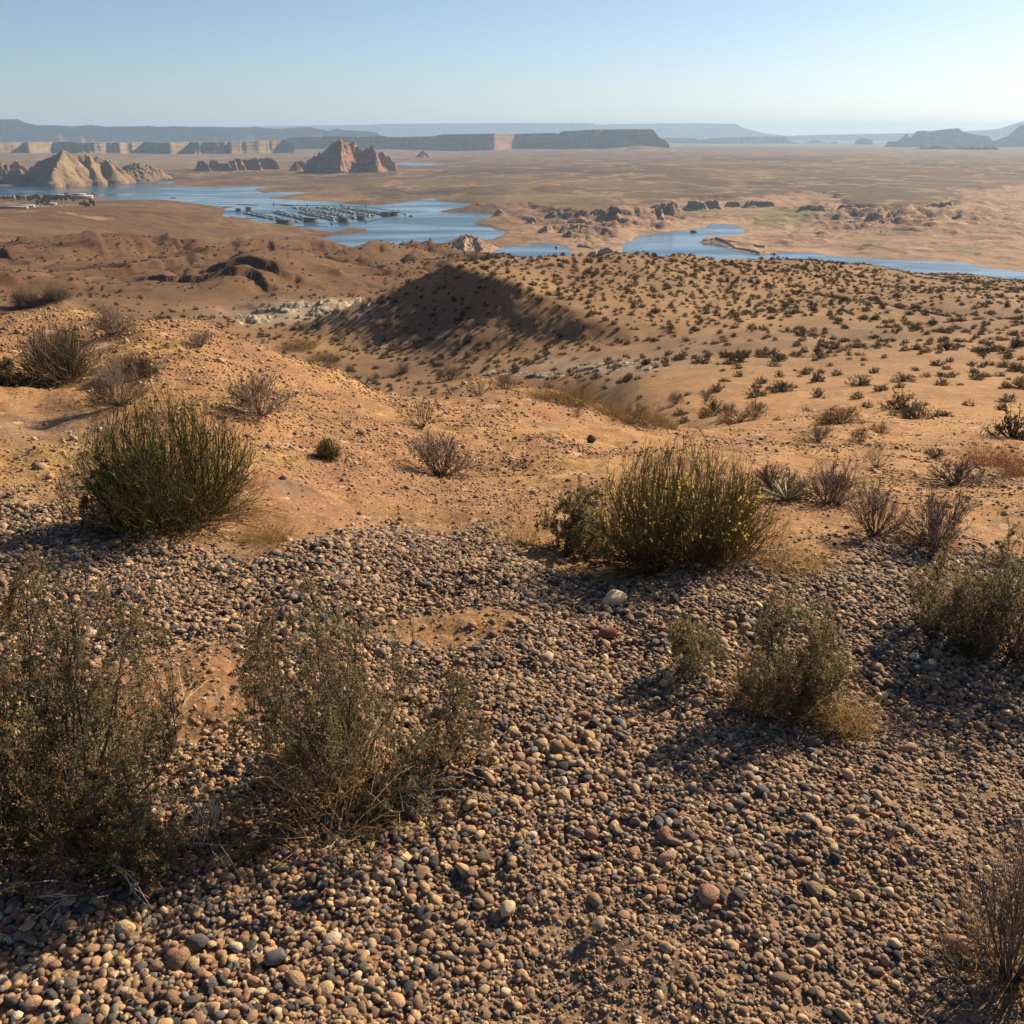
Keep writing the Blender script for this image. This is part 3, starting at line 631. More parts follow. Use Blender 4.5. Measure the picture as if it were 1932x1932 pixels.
# ------------------------------------------------------------------ gravel
rng = np.random.default_rng(7)
def stone_material(name, stops, rough=.75):
    m, N, L, P = newmat(name)
    oi = N.new('ShaderNodeObjectInfo'); tc = N.new('ShaderNodeTexCoord')
    r = N.new('ShaderNodeValToRGB'); r.color_ramp.interpolation = 'CONSTANT'; e = r.color_ramp.elements
    while len(e) < len(stops): e.new(.5)
    for el, (p, c) in zip(e, stops): el.position = p; el.color = (*c, 1)
    L.new(oi.outputs['Random'], r.inputs[0])
    of = N.new('ShaderNodeVectorMath'); of.operation = 'ADD'; sc = N.new('ShaderNodeVectorMath'); sc.operation = 'SCALE'
    L.new(tc.outputs['Object'], of.inputs[0]); sc.inputs[0].default_value = (31, 17, 53); L.new(oi.outputs['Random'], sc.inputs['Scale']); L.new(sc.outputs[0], of.inputs[1])
    f = noisen(N, L, of.outputs[0], 2.2, 5, .65)
    c = mixn(N, L, r.outputs[0], rampn(N, L, f, [(.3, (.68, .66, .64)), (.7, (1.22, 1.22, 1.22))]), 1.0, 'MULTIPLY')
    w = N.new('ShaderNodeMath'); w.operation = 'FRACT'; k = mathn(N, L, 'MULTIPLY', oi.outputs['Random'], 57.3); L.new(k, w.inputs[0])
    br = mathn(N, L, 'MULTIPLY_ADD', w.outputs[0], .5); br.node.inputs[2].default_value = .75
    v = N.new('ShaderNodeVectorMath'); v.operation = 'SCALE'; L.new(c, v.inputs[0]); L.new(br, v.inputs['Scale'])
    L.new(v.outputs[0], P.inputs['Base Color']); P.inputs['Roughness'].default_value = rough; P.inputs['Specular IOR Level'].default_value = .3
    b = N.new('ShaderNodeBump'); b.inputs['Strength'].default_value = .35; b.inputs['Distance'].default_value = .12; L.new(noisen(N, L, of.outputs[0], 7, 4), b.inputs['Height']); L.new(b.outputs[0], P.inputs['Normal'])
    return m
M_pebble = stone_material('river_pebble', [(0, (.42, .275, .15)), (.16, (.36, .22, .13)), (.32, (.28, .175, .105)), (.46, (.48, .34, .19)), (.55, (.22, .14, .09)), (.69, (.12, .105, .096)), (.80, (.060, .056, .055)), (.88, (.29, .15, .095)), (.93, (.18, .168, .145)), (.975, (.56, .45, .31))])
M_stone = stone_material('sandstone_chip', [(0, (.42, .28, .165)), (.3, (.37, .235, .14)), (.55, (.28, .17, .11)), (.75, (.50, .36, .23)), (.88, (.19, .12, .09))], .9)

def ico(sub):
    import bmesh
    b = bmesh.new(); bmesh.ops.create_icosphere(b, subdivisions=sub, radius=1.0)
    v = np.array([q.co[:] for q in b.verts]); f = np.array([[w.index for w in q.verts] for q in b.faces]); b.free(); return v, f
def rock_shape(sub, seed, ang=.5, ax=(1, .78, .55)):
    r = np.random.default_rng(seed); v, f = ico(sub)
    n_ = v.copy()
    p = np.stack([fbm(v[:, 0] * 1.1 + seed, v[:, 1] * 1.1 + v[:, 2] * .7, 1.1, 3, seed), ], 1)
    v = v * (1 + .18 * p)
    for k in range(int(3 + ang * 8)):                            # worn facets
        d = r.normal(size=3); d /= np.linalg.norm(d); h = r.uniform(.62, .9)
        q = v @ d; v = v - np.maximum(q - h, 0)[:, None] * d * (.65 + .3 * ang)
    v = v * np.array(ax) * r.uniform(.85, 1.15, 3)
    return v / np.abs(v[:, 0]).max(), f
protos = bpy.data.collections.new('pebble_shapes'); PEB = []
for k in range(12):
    v, f = rock_shape(2, 300 + k, .25 + .6 * (k % 4 == 3) + .35 * (k % 3 == 0), (1, .8 - .03 * (k % 4), .62 - .04 * (k % 5)))
    me = mesh_from('pebble_%02d' % k, v, f, M_pebble, smooth=True); PEB.append(me)
    o = bpy.data.objects.new('pebble_shape_%02d' % k, me); protos.objects.link(o)

def instancer(name, pts, rot, scl, var, coll):
    me = bpy.data.meshes.new(name)
    pts = np.asarray(pts, np.float32); me.vertices.add(len(pts)); me.vertices.foreach_set('co', pts.ravel())
    for nm, arr, t in (('rot', rot, 'FLOAT_VECTOR'), ('scl', scl, 'FLOAT_VECTOR')):
        a = me.attributes.new(nm, t, 'POINT'); a.data.foreach_set('vector', np.asarray(arr, np.float32).ravel())
    a = me.attributes.new('var', 'INT', 'POINT'); a.data.foreach_set('value', np.asarray(var, np.int32))
    o = bpy.data.objects.new(name, me); COL.objects.link(o)
    ng = bpy.data.node_groups.new(name + '_scatter', 'GeometryNodeTree')
    ng.interface.new_socket('Geometry', in_out='INPUT', socket_type='NodeSocketGeometry'); ng.interface.new_socket('Geometry', in_out='OUTPUT', socket_type='NodeSocketGeometry')
    N, L = ng.nodes, ng.links
    gi, go = N.new('NodeGroupInput'), N.new('NodeGroupOutput')
    ip = N.new('GeometryNodeInstanceOnPoints'); ci = N.new('GeometryNodeCollectionInfo')
    ci.inputs['Collection'].default_value = coll; ci.inputs['Separate Children'].default_value = True; ci.inputs['Reset Children'].default_value = True
    def na_(nm, dt):
        q = N.new('GeometryNodeInputNamedAttribute'); q.data_type = dt; q.inputs['Name'].default_value = nm; return q.outputs['Attribute']
    e2r = N.new('FunctionNodeEulerToRotation'); L.new(na_('rot', 'FLOAT_VECTOR'), e2r.inputs[0])
    L.new(gi.outputs[0], ip.inputs['Points']); L.new(ci.outputs[0], ip.inputs['Instance']); ip.inputs['Pick Instance'].default_value = True
    L.new(na_('var', 'INT'), ip.inputs['Instance Index']); L.new(e2r.outputs[0], ip.inputs['Rotation']); L.new(na_('scl', 'FLOAT_VECTOR'), ip.inputs['Scale'])
    L.new(ip.outputs[0], go.inputs[0])
    md = o.modifiers.new('scatter', 'NODES'); md.node_group = ng
    return o

def drop_gravel():
    X0, X1, Y0, Y1, q = -4.3, 4.3, .95, 5.4, .005
    nx, ny = int((X1 - X0) / q), int((Y1 - Y0) / q)
    HM = np.zeros((ny, nx), np.float32)
    n0 = 640000
    x = rng.uniform(X0 + .1, X1 - .1, n0); y = rng.uniform(Y0 + .1, Y1 - .1, n0)
    azq = np.degrees(np.arctan2(x, y))
    gm = gravel_mask(x, y)
    keep = (np.abs(azq) < 39) & (rng.random(n0) < gm * (.25 + .75 * (gm > .6))) & (np.abs(x) < y * .70 + .42)
    x, y = x[keep], y[keep]
    # cobbles coarser away from the worn spot by the viewer
    coarse = np.clip(.5 + .6 * fbm(x, y, .9, 3, 131) + .38 * sstep(2.2, 3.4, y) + .22 * sstep(.4, -1.2, x), 0, 1.3)
    r = np.exp(rng.normal(0, .40, len(x))) * lerp(.0043, .0077, coarse)
    big = rng.random(len(x)) < .012; r[big] *= rng.uniform(1.5, 2.3, big.sum())
    r = np.clip(r, .0027, .030)
    # stop when the surface is covered: small ones thin out quickly where big ones lie
    o = np.argsort(-r * rng.uniform(.35, 1.0, len(r))); x, y, r = x[o], y[o], r[o]
    rho = np.minimum(1, 1.35 * 2.0 * .0075 ** 2 / np.maximum(r, .004) ** 2 * .9)
    out = []
    a1 = rng.uniform(0, 2 * math.pi, len(x)); tx = rng.normal(0, .28, len(x)); ty = rng.normal(0, .28, len(x))
    f1 = rng.uniform(.8, 1.1, len(x)); f2 = rng.uniform(.75, 1.1, len(x))
    yy, xx = np.mgrid[-8:9, -8:9] * q; d2a = xx * xx + yy * yy
    for i in range(len(x)):
        ri = r[i]; n_ = min(8, max(1, int(ri * .8 / q)))
        ix = int((x[i] - X0) / q); iy = int((y[i] - Y0) / q)
        if ix < n_ or iy < n_ or ix >= nx - n_ or iy >= ny - n_: continue
        P_ = HM[iy - n_:iy + n_ + 1, ix - n_:ix + n_ + 1]
        m_ = float(P_.mean()); mx_ = float(P_.max())
        c = ri * .55
        if m_ > .0075 and rng.random() > .10: continue
        if m_ > .004 and ri < .007 and rng.random() > .35: continue
        zc = m_ * .75 + mx_ * .12 + c * .45
        if zc > .045: continue
        d2 = d2a[8 - n_:9 + n_, 8 - n_:9 + n_] / (ri * ri * .72)
        top = zc + c * np.sqrt(np.maximum(1 - d2, 0)); top[d2 > 1] = -1
        np.maximum(P_, top, out=P_)
        out.append((x[i], y[i], zc, ri, i))
    A_ = np.array(out); idx = A_[:, 4].astype(int)
    return A_, a1[idx], tx[idx], ty[idx], f1[idx], f2[idx]
GA, ga1, gtx, gty, gf1, gf2 = drop_gravel()
gpz = gza(GA[:, 0], GA[:, 1])
gpos = np.stack([GA[:, 0], GA[:, 1], gpz + GA[:, 2] - .003], 1)
grot = np.stack([gtx, gty, ga1], 1); gscl = np.stack([GA[:, 3], GA[:, 3] * gf1, GA[:, 3] * gf2], 1); gvar = rng.integers(0, 12, len(GA))
dep_ = GA[:, 1] * CP + EYE * SP
uu, vv = sight(gpos[:, 0], gpos[:, 1], gpos[:, 2] - EYE)
score = np.where((uu > 10) & (uu < 1922) & (vv < 1922) & (vv > 0), GA[:, 3] / dep_, 0)
top300 = np.argsort(-score)[:300]
for i in top300:
    o = link('pebble', PEB[gvar[i]], GROUND); o.location = gpos[i]; o.rotation_euler = grot[i]; o.scale = gscl[i]
rest = np.ones(len(GA), bool); rest[top300] = False
gv = instancer('gravel', gpos[rest], grot[rest], gscl[rest], gvar[rest], protos); gv.parent = GROUND
tag(gv, 'mixed tan, pink and slate river gravel covering the lookout', kind='stuff')
print('gravel', len(GA), round(time.time() - T0, 1))

# loose chips over the sandy slope
chips = bpy.data.collections.new('chip_shapes')
for k in range(8):
    v, f = rock_shape(1, 340 + k, .8, (1, .8, .6))
    chips.objects.link(bpy.data.objects.new('chip_shape_%02d' % k, mesh_from('chip_%02d' % k, v, f, M_stone)))
def scatter_chips():
    n0 = 260000
    D = np.exp(rng.uniform(math.log(2.6), math.log(34), n0)); a = np.radians(rng.uniform(-37, 36, n0)); x, y = D * np.sin(a), D * np.cos(a)
    gm = gravel_mask(x, y)
    p = np.clip(.3 + 1.1 * fbm(x, y, 2.4, 3, 141) + .5 * sstep(2, -2, x), .06, 1) * (1 - gm) * np.where(D > 3, 1, .3)
    k = rng.random(n0) < p * .62
    x, y, D = x[k], y[k], D[k]
    r = np.exp(rng.normal(0, .50, len(x))) * .0054 * np.clip(D / 6, .75, 2.2)
    z = gza(x, y)
    rot = np.stack([rng.normal(0, .4, len(x)), rng.normal(0, .4, len(x)), rng.uniform(0, 6.28, len(x))], 1)
    o = instancer('loose_stones', np.stack([x, y, z + r * .2], 1), rot, np.stack([r, r, r], 1), rng.integers(0, 8, len(x)), chips)
    tag(o, 'small sandstone chips strewn over the sandy slope', kind='stuff')
scatter_chips()

# ------------------------------------------------------------------ where a sighting meets the ground
_Dm = np.exp(np.linspace(math.log(.9), math.log(3500), 1400))
def hit(u, v):
    x, y, z = ray(u, v); h = math.hypot(x, y); k = _Dm / h
    gz_ = ground(x * k, y * k); below = z * k < gz_
    i = int(np.argmax(below)) if below.any() else len(k) - 1
    if i > 0:
        a0 = z * k[i - 1] - gz_[i - 1]; a1_ = gz_[i] - z * k[i]; t = a0 / (a0 + a1_ + 1e-9); kk = k[i - 1] + (k[i] - k[i - 1]) * t
    else: kk = k[i]
    return float(x * kk), float(y * kk), float(kk)               # kk is the depth along the axis
def single_stone(name, label, u, v, wpx, mat, seed, ax, rotz, sub=3, ang=.6, sink=.3):
    x, y, dp = hit(u, v); r = wpx / 1816 * dp / 2
    vv_, f = rock_shape(sub, seed, ang, ax)
    o = link(name, mesh_from(name, vv_ * r, f, mat, smooth=True)); o.location = (x, y, gz(x, y) + r * ax[2] * (1 - sink) + .012); o.rotation_euler = (.15, -.1, rotz)
    return tag(o, label, 'stone')
M_pale = simple('pale_stone', (.50, .40, .26), .85, .1, 40, (.40, .30, .19))
M_brown = simple('brown_stone', (.16, .105, .075), .9, .1, 60)
M_cream = simple('cream_stone', (.66, .53, .35), .85, .1, 40, (.54, .41, .26))
M_redst = simple('red_stone', (.26, .10, .065), .9, .1, 60, (.17, .07, .05))
M_pink = simple('pink_cobble', (.42, .22, .15), .7, .1, 60, (.34, .18, .13))
M_ochre = simple('ochre_cobble', (.40, .29, .17), .7, .1, 60)
M_slate = simple('slate_cobble', (.13, .13, .135), .6, .1, 60)
single_stone('stone', 'large pale cream angular stone alone on the gravel below the yellow-flowered bush', 1158, 1145, 54, M_cream, 402, (1, .74, .6), .5, ang=1.1)
single_stone('stone', 'dull red stone on the gravel below the pale cream stone', 1148, 1205, 36, M_redst, 403, (1, .6, .5), .2)
single_stone('cobble', 'big reddish pink rounded cobble beside the bare bush at the lower right', 1805, 1795, 60, M_pink, 404, (1, .62, .5), -.6, ang=.1)
single_stone('cobble', 'pale knobbly pebble near the bottom centre', 958, 1728, 38, M_pale, 405, (1, .75, .6), 1.2, ang=.3)
single_stone('cobble', 'flat oval ochre cobble in the lower middle gravel', 1128, 1755, 34, M_ochre, 406, (1, .8, .5), .7, ang=.1)
single_stone('cobble', 'dark slate grey cobble near the bottom edge left of centre', 520, 1820, 44, M_slate, 407, (1, .7, .5), .2, ang=.2)
single_stone('stone', 'pinkish pale stone on the gravel edge by the leafy foreground bush', 770, 1490, 42, M_pink, 408, (1, .7, .6), .9)
single_stone('stone', 'lone dark boulder on the sandy slope above the yellow-flowered bush', 1115, 835, 19, M_brown, 409, (1, .9, .8), .3)
single_stone('stone', 'small orange-red stone half hidden at the right foot of the tall open leafy bush', 828, 1437, 26, simple('orange_stone', (.42, .12, .05), .8, .1, 60), 410, (1, .8, .7), .4)
# ------------------------------------------------------------------ plants
def norm(v): return v / (np.linalg.norm(v, axis=-1, keepdims=True) + 1e-9)
class Geo:
    def __init__(s): s.v = []; s.f = []; s.n = 0
    def add(s, v, f):
        s.v.append(v.reshape(-1, 3)); s.f.append(f + s.n); s.n += v.reshape(-1, 3).shape[0]
    def mesh(s, name, mat): return mesh_from(name, np.concatenate(s.v), s.f, mat)
def tubes(g, P, R, sides=3):
    """P (n,k,3) paths, R (n,k) radii"""
    n_, k, _ = P.shape
    T = np.zeros_like(P); T[:, 1:-1] = P[:, 2:] - P[:, :-2]; T[:, 0] = P[:, 1] - P[:, 0]; T[:, -1] = P[:, -1] - P[:, -2]; T = norm(T)
    up = np.where(np.abs(T[..., 2:3]) > .9, np.array([1., 0, 0]), np.array([0, 0, 1.])); A_ = norm(np.cross(T, up)); B_ = np.cross(T, A_)
    th = np.arange(sides) * 2 * math.pi / sides
    V = P[:, :, None] + R[:, :, None, None] * (np.cos(th)[:, None] * A_[:, :, None] + np.sin(th)[:, None] * B_[:, :, None])
    i = np.arange(n_)[:, None, None] * k * sides + np.arange(k - 1)[None, :, None] * sides; j = np.arange(sides)[None, None]; j2 = (j + 1) % sides
    F = np.stack([i + j, i + j2, i + sides + j2, i + sides + j], -1).reshape(-1, 4)
    g.add(V, F)
def ribbons(g, P, Wd):
    """flat blades: P (n,k,3), Wd (n,k)"""
    n_, k, _ = P.shape; T = norm(P[:, -1] - P[:, 0]); S_ = norm(np.cross(T, norm(np.random.default_rng(n_).normal(size=(n_, 3)))))
    V = np.stack([P - S_[:, None] * Wd[..., None], P + S_[:, None] * Wd[..., None]], 2)
    i = np.arange(n_)[:, None] * k * 2 + np.arange(k - 1)[None] * 2
    g.add(V, np.stack([i, i + 1, i + 3, i + 2], -1).reshape(-1, 4))
def leaves(g, p, d, ln, wd, r):
    n_ = len(p); s_ = norm(np.cross(d, norm(r.normal(size=(n_, 3))))); ln = ln[:, None]; wd = wd[:, None]
    V = np.stack([p, p + d * ln * .5 + s_ * wd, p + d * ln, p + d * ln * .5 - s_ * wd], 1)
    i = np.arange(n_)[:, None] * 4; g.add(V, i + np.arange(4)[None])
def bend(p0, d, L, k, r, wob=.15, droop=0.0, up=0.0):
    """curved paths from p0 (n,3) along d (n,3), length L (n,)"""
    n_ = len(p0); P = np.zeros((n_, k, 3)); P[:, 0] = p0; dd = d.copy(); st = (L / (k - 1))[:, None]
    for i in range(1, k):
        dd = norm(dd + r.normal(0, wob, (n_, 3)) + np.array([0, 0, up - droop]))
        P[:, i] = P[:, i - 1] + dd * st
    return P
def along(P, idx, t):
    k = P.shape[1]; f = t * (k - 1); i = np.minimum(f.astype(int), k - 2); w = (f - i)[:, None]
    return P[idx, i] * (1 - w) + P[idx, i + 1] * w, norm(P[idx, i + 1] - P[idx, i])
def dome(n_, r, spread=1.0, zmin=.25):
    a = r.uniform(0, 2 * math.pi, n_); e = np.arccos(np.clip(1 - r.random(n_) * (1 - zmin), 0, 1)) * spread
    return np.stack([np.sin(e) * np.cos(a), np.sin(e) * np.sin(a), np.cos(e)], 1)
def fit(Ps, W, H):
    """scale so that the plant is W wide and H high"""
    q = np.concatenate([p.reshape(-1, 3) for p in Ps]); sx = W / 2 / np.percentile(np.hypot(q[:, 0], q[:, 1]), 97); sz = H / np.percentile(q[:, 2], 99)
    for p in Ps: p[..., :2] *= sx; p[..., 2] *= sz
    for p in Ps:                                                 # rounded, uneven outline
        rn = np.sqrt((p[..., 0] ** 2 + p[..., 1] ** 2) / (.54 * W) ** 2 + (p[..., 2] / (H * .98)) ** 2) + 1e-6
        a = np.arctan2(p[..., 1], p[..., 0]); lim = .86 + .10 * np.sin(3 * a + W * 40) + .07 * np.sin(7 * a + H * 90 + 3 * p[..., 2] / H)
        k = np.where(rn > lim, (lim / rn) ** .55, 1.0); p *= k[..., None]

M_twig = simple('grey_twig', (.27, .205, .155), .85, .25, 60, (.165, .125, .098))
M_twigd = simple('dark_twig', (.17, .125, .095), .85, .25, 60, (.095, .07, .055))
M_dead = simple('bleached_wood', (.56, .46, .35), .8, .2, 80, (.40, .31, .23))
M_sage = simple('sage_leaf', (.25, .215, .10), .7, .5, 25, (.14, .122, .062), .3, .45)
M_sage2 = simple('brown_leaf', (.32, .20, .09), .75, .5, 25, (.19, .12, .06), .3, .45)
M_green = simple('green_stem', (.27, .27, .08), .6, .5, 25, (.16, .165, .05), .3, .4)
M_olive = simple('olive_stem', (.28, .23, .09), .65, .5, 25, (.17, .135, .055), .3, .4)
M_straw = simple('dry_grass', (.40, .27, .105), .75, .35, 20, (.27, .165, .07), .25, .4)
M_straw2 = simple('brown_grass', (.27, .165, .07), .8, .35, 20, (.17, .105, .05), .2, .4)
M_rust = simple('rusty_grass', (.26, .12, .05), .8, .3, 20, (.17, .085, .04), .2, .35)
M_flower = simple('yellow_flower', (.80, .62, .10), .6, .2, 60, (.66, .48, .07), .2, .4)
M_shrub = simple('dark_shrub', (.115, .098, .062), .8, .7, 2, (.06, .052, .036), .2, .3)
M_yucca = simple('yucca_leaf', (.20, .21, .085), .55, .2, 30, (.13, .13, .06), .35, .2)

def leafy(W, H, seed, n0=16, n1=16, nl=16, leaf=.008, dead=10, straw=0):
    """open leafy bush: woody branches, leafy twigs, dead bleached sticks"""
    r = np.random.default_rng(seed)
    d = dome(n0, r, 1.12, .02); p0 = d * np.array([.10, .10, 0]) * W
    st = bend(p0, norm(d + np.array([0, 0, .12])), r.uniform(.55, 1.1, n0), 7, r, .30, 0, .02)
    i1 = np.repeat(np.arange(n0), n1 + 6); q, t = along(st, i1, r.uniform(.15, 1, len(i1)))
    tw = bend(q, norm(t * .6 + norm(r.normal(size=q.shape)) * .9 + np.array([0, 0, .08])), r.uniform(.14, .36, len(q)), 5, r, .2, 0, .08)
    i2 = np.repeat(np.arange(len(tw)), 3); q2, t2 = along(tw, i2, r.uniform(.25, 1, len(i2)))
    tt = bend(q2, norm(t2 * .7 + norm(r.normal(size=q2.shape)) * .7 + np.array([0, 0, .2])), r.uniform(.06, .15, len(q2)), 3, r, .2)
    fit([st, tw, tt], W, H); 
    for p in (st, tw, tt): p[..., 2] = np.maximum(p[..., 2], .004)
    sc = max(W, H)
    g = Geo(); tubes(g, st, np.linspace(.0044, .0013, 7)[None] * np.ones((n0, 1)) * (.3 + .7 * sc), 4)
    tubes(g, tw, np.linspace(.0013, .0006, 5)[None] * np.ones((len(tw), 1)) * (.4 + .7 * sc)); ribbons(g, tt, np.linspace(.0009, .0005, 3)[None] * np.ones((len(tt), 1)) * (.5 + .8 * sc))
    # leaves clustered by twig: some twigs bare, some dense
    full = r.random(len(tt)) ** .7
    i3 = np.repeat(np.arange(len(tt)), (nl * 3.6 * full).astype(int)); q3, t3 = along(tt, i3, r.uniform(.0, 1, len(i3))); q3 = q3 + r.normal(0, .35 * leaf, q3.shape); q3[:, 2] = np.maximum(q3[:, 2], .003)
    dl = norm(t3 * .6 + norm(r.normal(size=q3.shape)))
    ln = leaf * .86 * r.uniform(.5, 1.4, len(q3))
    br = (r.random(len(tt)) < .33)[i3]
    gl, gb = Geo(), Geo()
    leaves(gl, q3[~br], dl[~br], ln[~br], ln[~br] * .30, r); leaves(gb, q3[br], dl[br], ln[br], ln[br] * .30, r)
    out = [('branches', g, M_twigd), ('foliage', gl, M_sage), ('dry_foliage', gb, M_sage2)]
    if dead:
        gd_ = Geo(); dd = dome(dead, r, 1.2, .02); pd = bend(dd * np.array([.15, .15, 0]) * W + np.array([0, 0, .01]), norm(dd + np.array([0, 0, .1])), r.uniform(.35, .75, dead) * W * .7, 6, r, .28, 0, .02)
        pd[..., 2] = np.maximum(pd[..., 2], .006); tubes(gd_, pd, np.linspace(.0028, .0008, 6)[None] * np.ones((dead, 1)) * (.5 + .7 * sc), 4)
        i4 = np.repeat(np.arange(dead), 4); q4, t4 = along(pd, i4, r.uniform(.3, .95, len(i4))); p4 = bend(q4, norm(t4 + norm(r.normal(size=q4.shape)) * .8), r.uniform(.06, .18, len(q4)) * W, 4, r, .25); p4[..., 2] = np.maximum(p4[..., 2], .005)
        tubes(gd_, p4, np.linspace(.0013, .0005, 4)[None] * np.ones((len(q4), 1)) * (.5 + .7 * sc)); out.append(('dead_sticks', gd_, M_dead))
    if straw: out.append(('dry_stalks', blades(straw, W * .55, H * .6, seed + 5), M_straw))
    return out
def blades(n_, W, H, seed, wd=.0011, spread=.6):
    r = np.random.default_rng(seed); d = dome(n_, r, spread, .2); a = r.uniform(0, 6.28, n_); rr_ = np.sqrt(r.random(n_)) * W * .42
    p0 = np.stack([rr_ * np.cos(a), rr_ * np.sin(a), np.zeros(n_)], 1)
    P = bend(p0, norm(d + np.stack([np.cos(a), np.sin(a), 0 * a], 1) * .25), r.uniform(.45, 1.1, n_) * H, 5, r, .10, .05)
    P[..., 2] = np.maximum(P[..., 2], .002)
    g = Geo(); ribbons(g, P, np.linspace(1, .25, 5)[None] * wd * r.uniform(.6, 1.3, (n_, 1))); return g
def broom(W, H, seed, n_=800, mat=None, flowers=0, inner=200, thick=.0011, leafbits=0, basebrown=True, fork=1.0, loose=1.0):
    """loose bush of thin stems (ephedra, snakeweed)"""
    r = np.random.default_rng(seed); n_ = int(n_ * .62)
    nc = 13; ca = r.uniform(0, 6.28, nc); cq = np.sqrt(r.random(nc)) * .42; cl = r.uniform(.62, 1.08, nc)       # crowns of stems
    ci = r.integers(0, nc, n_); base = np.stack([cq * np.cos(ca), cq * np.sin(ca), 0 * ca], 1)[ci]
    d = dome(n_, r, 1.1, .02)
    p0 = base + np.concatenate([r.normal(0, .05, (n_, 2)), np.zeros((n_, 1))], 1)
    dir0 = norm(base * 1.5 + d * .95 + np.array([0, 0, .14]))
    L_ = r.uniform(.55, 1.05, n_) * cl[ci]; P = bend(p0, dir0, L_, 7, r, .20 * loose, 0, .03)
    i1 = np.repeat(np.arange(n_), 6); q1, t1 = along(P, i1, r.uniform(.25, .95, len(i1)))
    tw = bend(q1, norm(t1 + norm(r.normal(size=q1.shape)) * .5 + np.array([0, 0, .14])), r.uniform(.10, .28, len(i1)) * fork, 4, r, .14, 0, .05)
    fit([P, tw], W, H)
    P[..., 2] = np.maximum(P[..., 2], .003); tw[..., 2] = np.maximum(tw[..., 2], .004)
    g, g2 = Geo(), Geo(); dry = r.random(n_) < .22
    for gg, k in ((g, ~dry), (g2, dry)):
        kt = k[i1]
        tubes(gg, P[k], np.linspace(1.25, .6, 7)[None] * thick * r.uniform(.7, 1.3, (k.sum(), 1))); tubes(gg, tw[kt], np.linspace(.75, .45, 4)[None] * thick * np.ones((kt.sum(), 1)))
    out = [('stems', g, mat or M_green), ('dry_stems', g2, M_straw2 if basebrown else M_twig)]
    if inner:
        gi_ = Geo(); di = dome(inner, r, 1.15, .02); Pi = bend(di * np.array([.12, .12, 0]) * W, di, r.uniform(.25, .62, inner) * min(W, H * 1.6) * .75, 5, r, .22)
        Pi[..., 2] = np.maximum(Pi[..., 2], .003); tubes(gi_, Pi, np.linspace(1.3, .5, 5)[None] * thick * np.ones((inner, 1)))
        i2 = np.repeat(np.arange(inner), 9); q2, t2 = along(Pi, i2, r.uniform(.3, 1, len(i2))); leaves(gi_, q2, norm(t2 * .5 + norm(r.normal(size=q2.shape))), r.uniform(.006, .014, len(q2)), r.uniform(.0012, .0026, len(q2)), r)
        out.append(('dry_understorey', gi_, M_straw2 if basebrown else M_twigd))
    if leafbits:
        gl = Geo(); i3 = r.integers(0, len(tw), leafbits); q3, t3 = along(tw, i3, r.uniform(.1, 1, leafbits)); leaves(gl, q3, norm(t3 + norm(r.normal(size=q3.shape)) * .7), r.uniform(.004, .009, leafbits), r.uniform(.0009, .0018, leafbits), r); out.append(('foliage', gl, M_sage))
    if flowers:
        gf = Geo(); i3 = r.integers(0, len(tw), flowers); q3 = tw[i3, r.integers(1, 4, flowers)]; k = q3[:, 2] > H * .3; q3 = q3[k]
        for s_ in range(3): leaves(gf, q3 + r.normal(0, .0012, q3.shape), norm(r.normal(size=q3.shape)), r.uniform(.007, .013, len(q3)), r.uniform(.003, .005, len(q3)), r)
        out.append(('flowers', gf, M_flower))
    return out
def bare(W, H, seed, n0=26, n1=6, n2=5, mat=None, grass=0, spread=1.0, thick=1.0, leafbits=0):
    """leafless twiggy desert shrub"""
    r = np.random.default_rng(seed)
    d = dome(n0, r, 1.05 * spread, .08); st = bend(d * np.array([.06, .06, 0]), norm(d + np.array([0, 0, .15])), r.uniform(.55, 1.0, n0), 6, r, .17, 0, .05)
    i1 = np.repeat(np.arange(n0), n1); q, t = along(st, i1, r.uniform(.25, 1, len(i1))); tw = bend(q, norm(t + norm(r.normal(size=q.shape)) * .55 + np.array([0, 0, .1])), r.uniform(.2, .45, len(q)), 5, r, .15, 0, .04)
    i2 = np.repeat(np.arange(len(tw)), n2); q2, t2 = along(tw, i2, r.uniform(.3, 1, len(i2))); tt = bend(q2, norm(t2 + norm(r.normal(size=q2.shape)) * .5), r.uniform(.08, .22, len(q2)), 3, r, .14)
    fit([st, tw, tt], W, H)
    for p in (st, tw, tt): p[..., 2] = np.maximum(p[..., 2], .003)
    sc = thick * (.45 + .9 * max(W, H)); g = Geo()
    tubes(g, st, np.linspace(.0038, .0015, 6)[None] * sc * np.ones((n0, 1))); g2 = Geo()
    tubes(g2, tw, np.linspace(.0016, .0009, 5)[None] * sc * np.ones((len(tw), 1))); tubes(g2, tt, np.linspace(.0010, .0006, 3)[None] * sc * np.ones((len(tt), 1)))
    out = [('branches', g, M_twigd), ('twigs', g2, mat or M_twig)]
    if leafbits:
        gl = Geo(); i3 = r.integers(0, len(tt), leafbits); q3, t3 = along(tt, i3, r.uniform(.1, 1, leafbits)); leaves(gl, q3, norm(t3 + norm(r.normal(size=q3.shape)) * .8), r.uniform(.5, 1.2, leafbits) * .008 * sc * 1.4, r.uniform(.5, 1.2, leafbits) * .0022 * sc * 1.4, r); out.append(('foliage', gl, M_sage2))
    if grass: out.append(('dry_stalks', blades(grass, W * .8, H * .5, seed + 3, .0009 * (1 + max(0, sc - 1))), M_straw))
    return out
def grass(W, H, seed, n_=260, mat=None, wd=.0010, twigs=0):
    return [('blades', blades(n_, W, H, seed, wd, .75), mat or M_straw)]
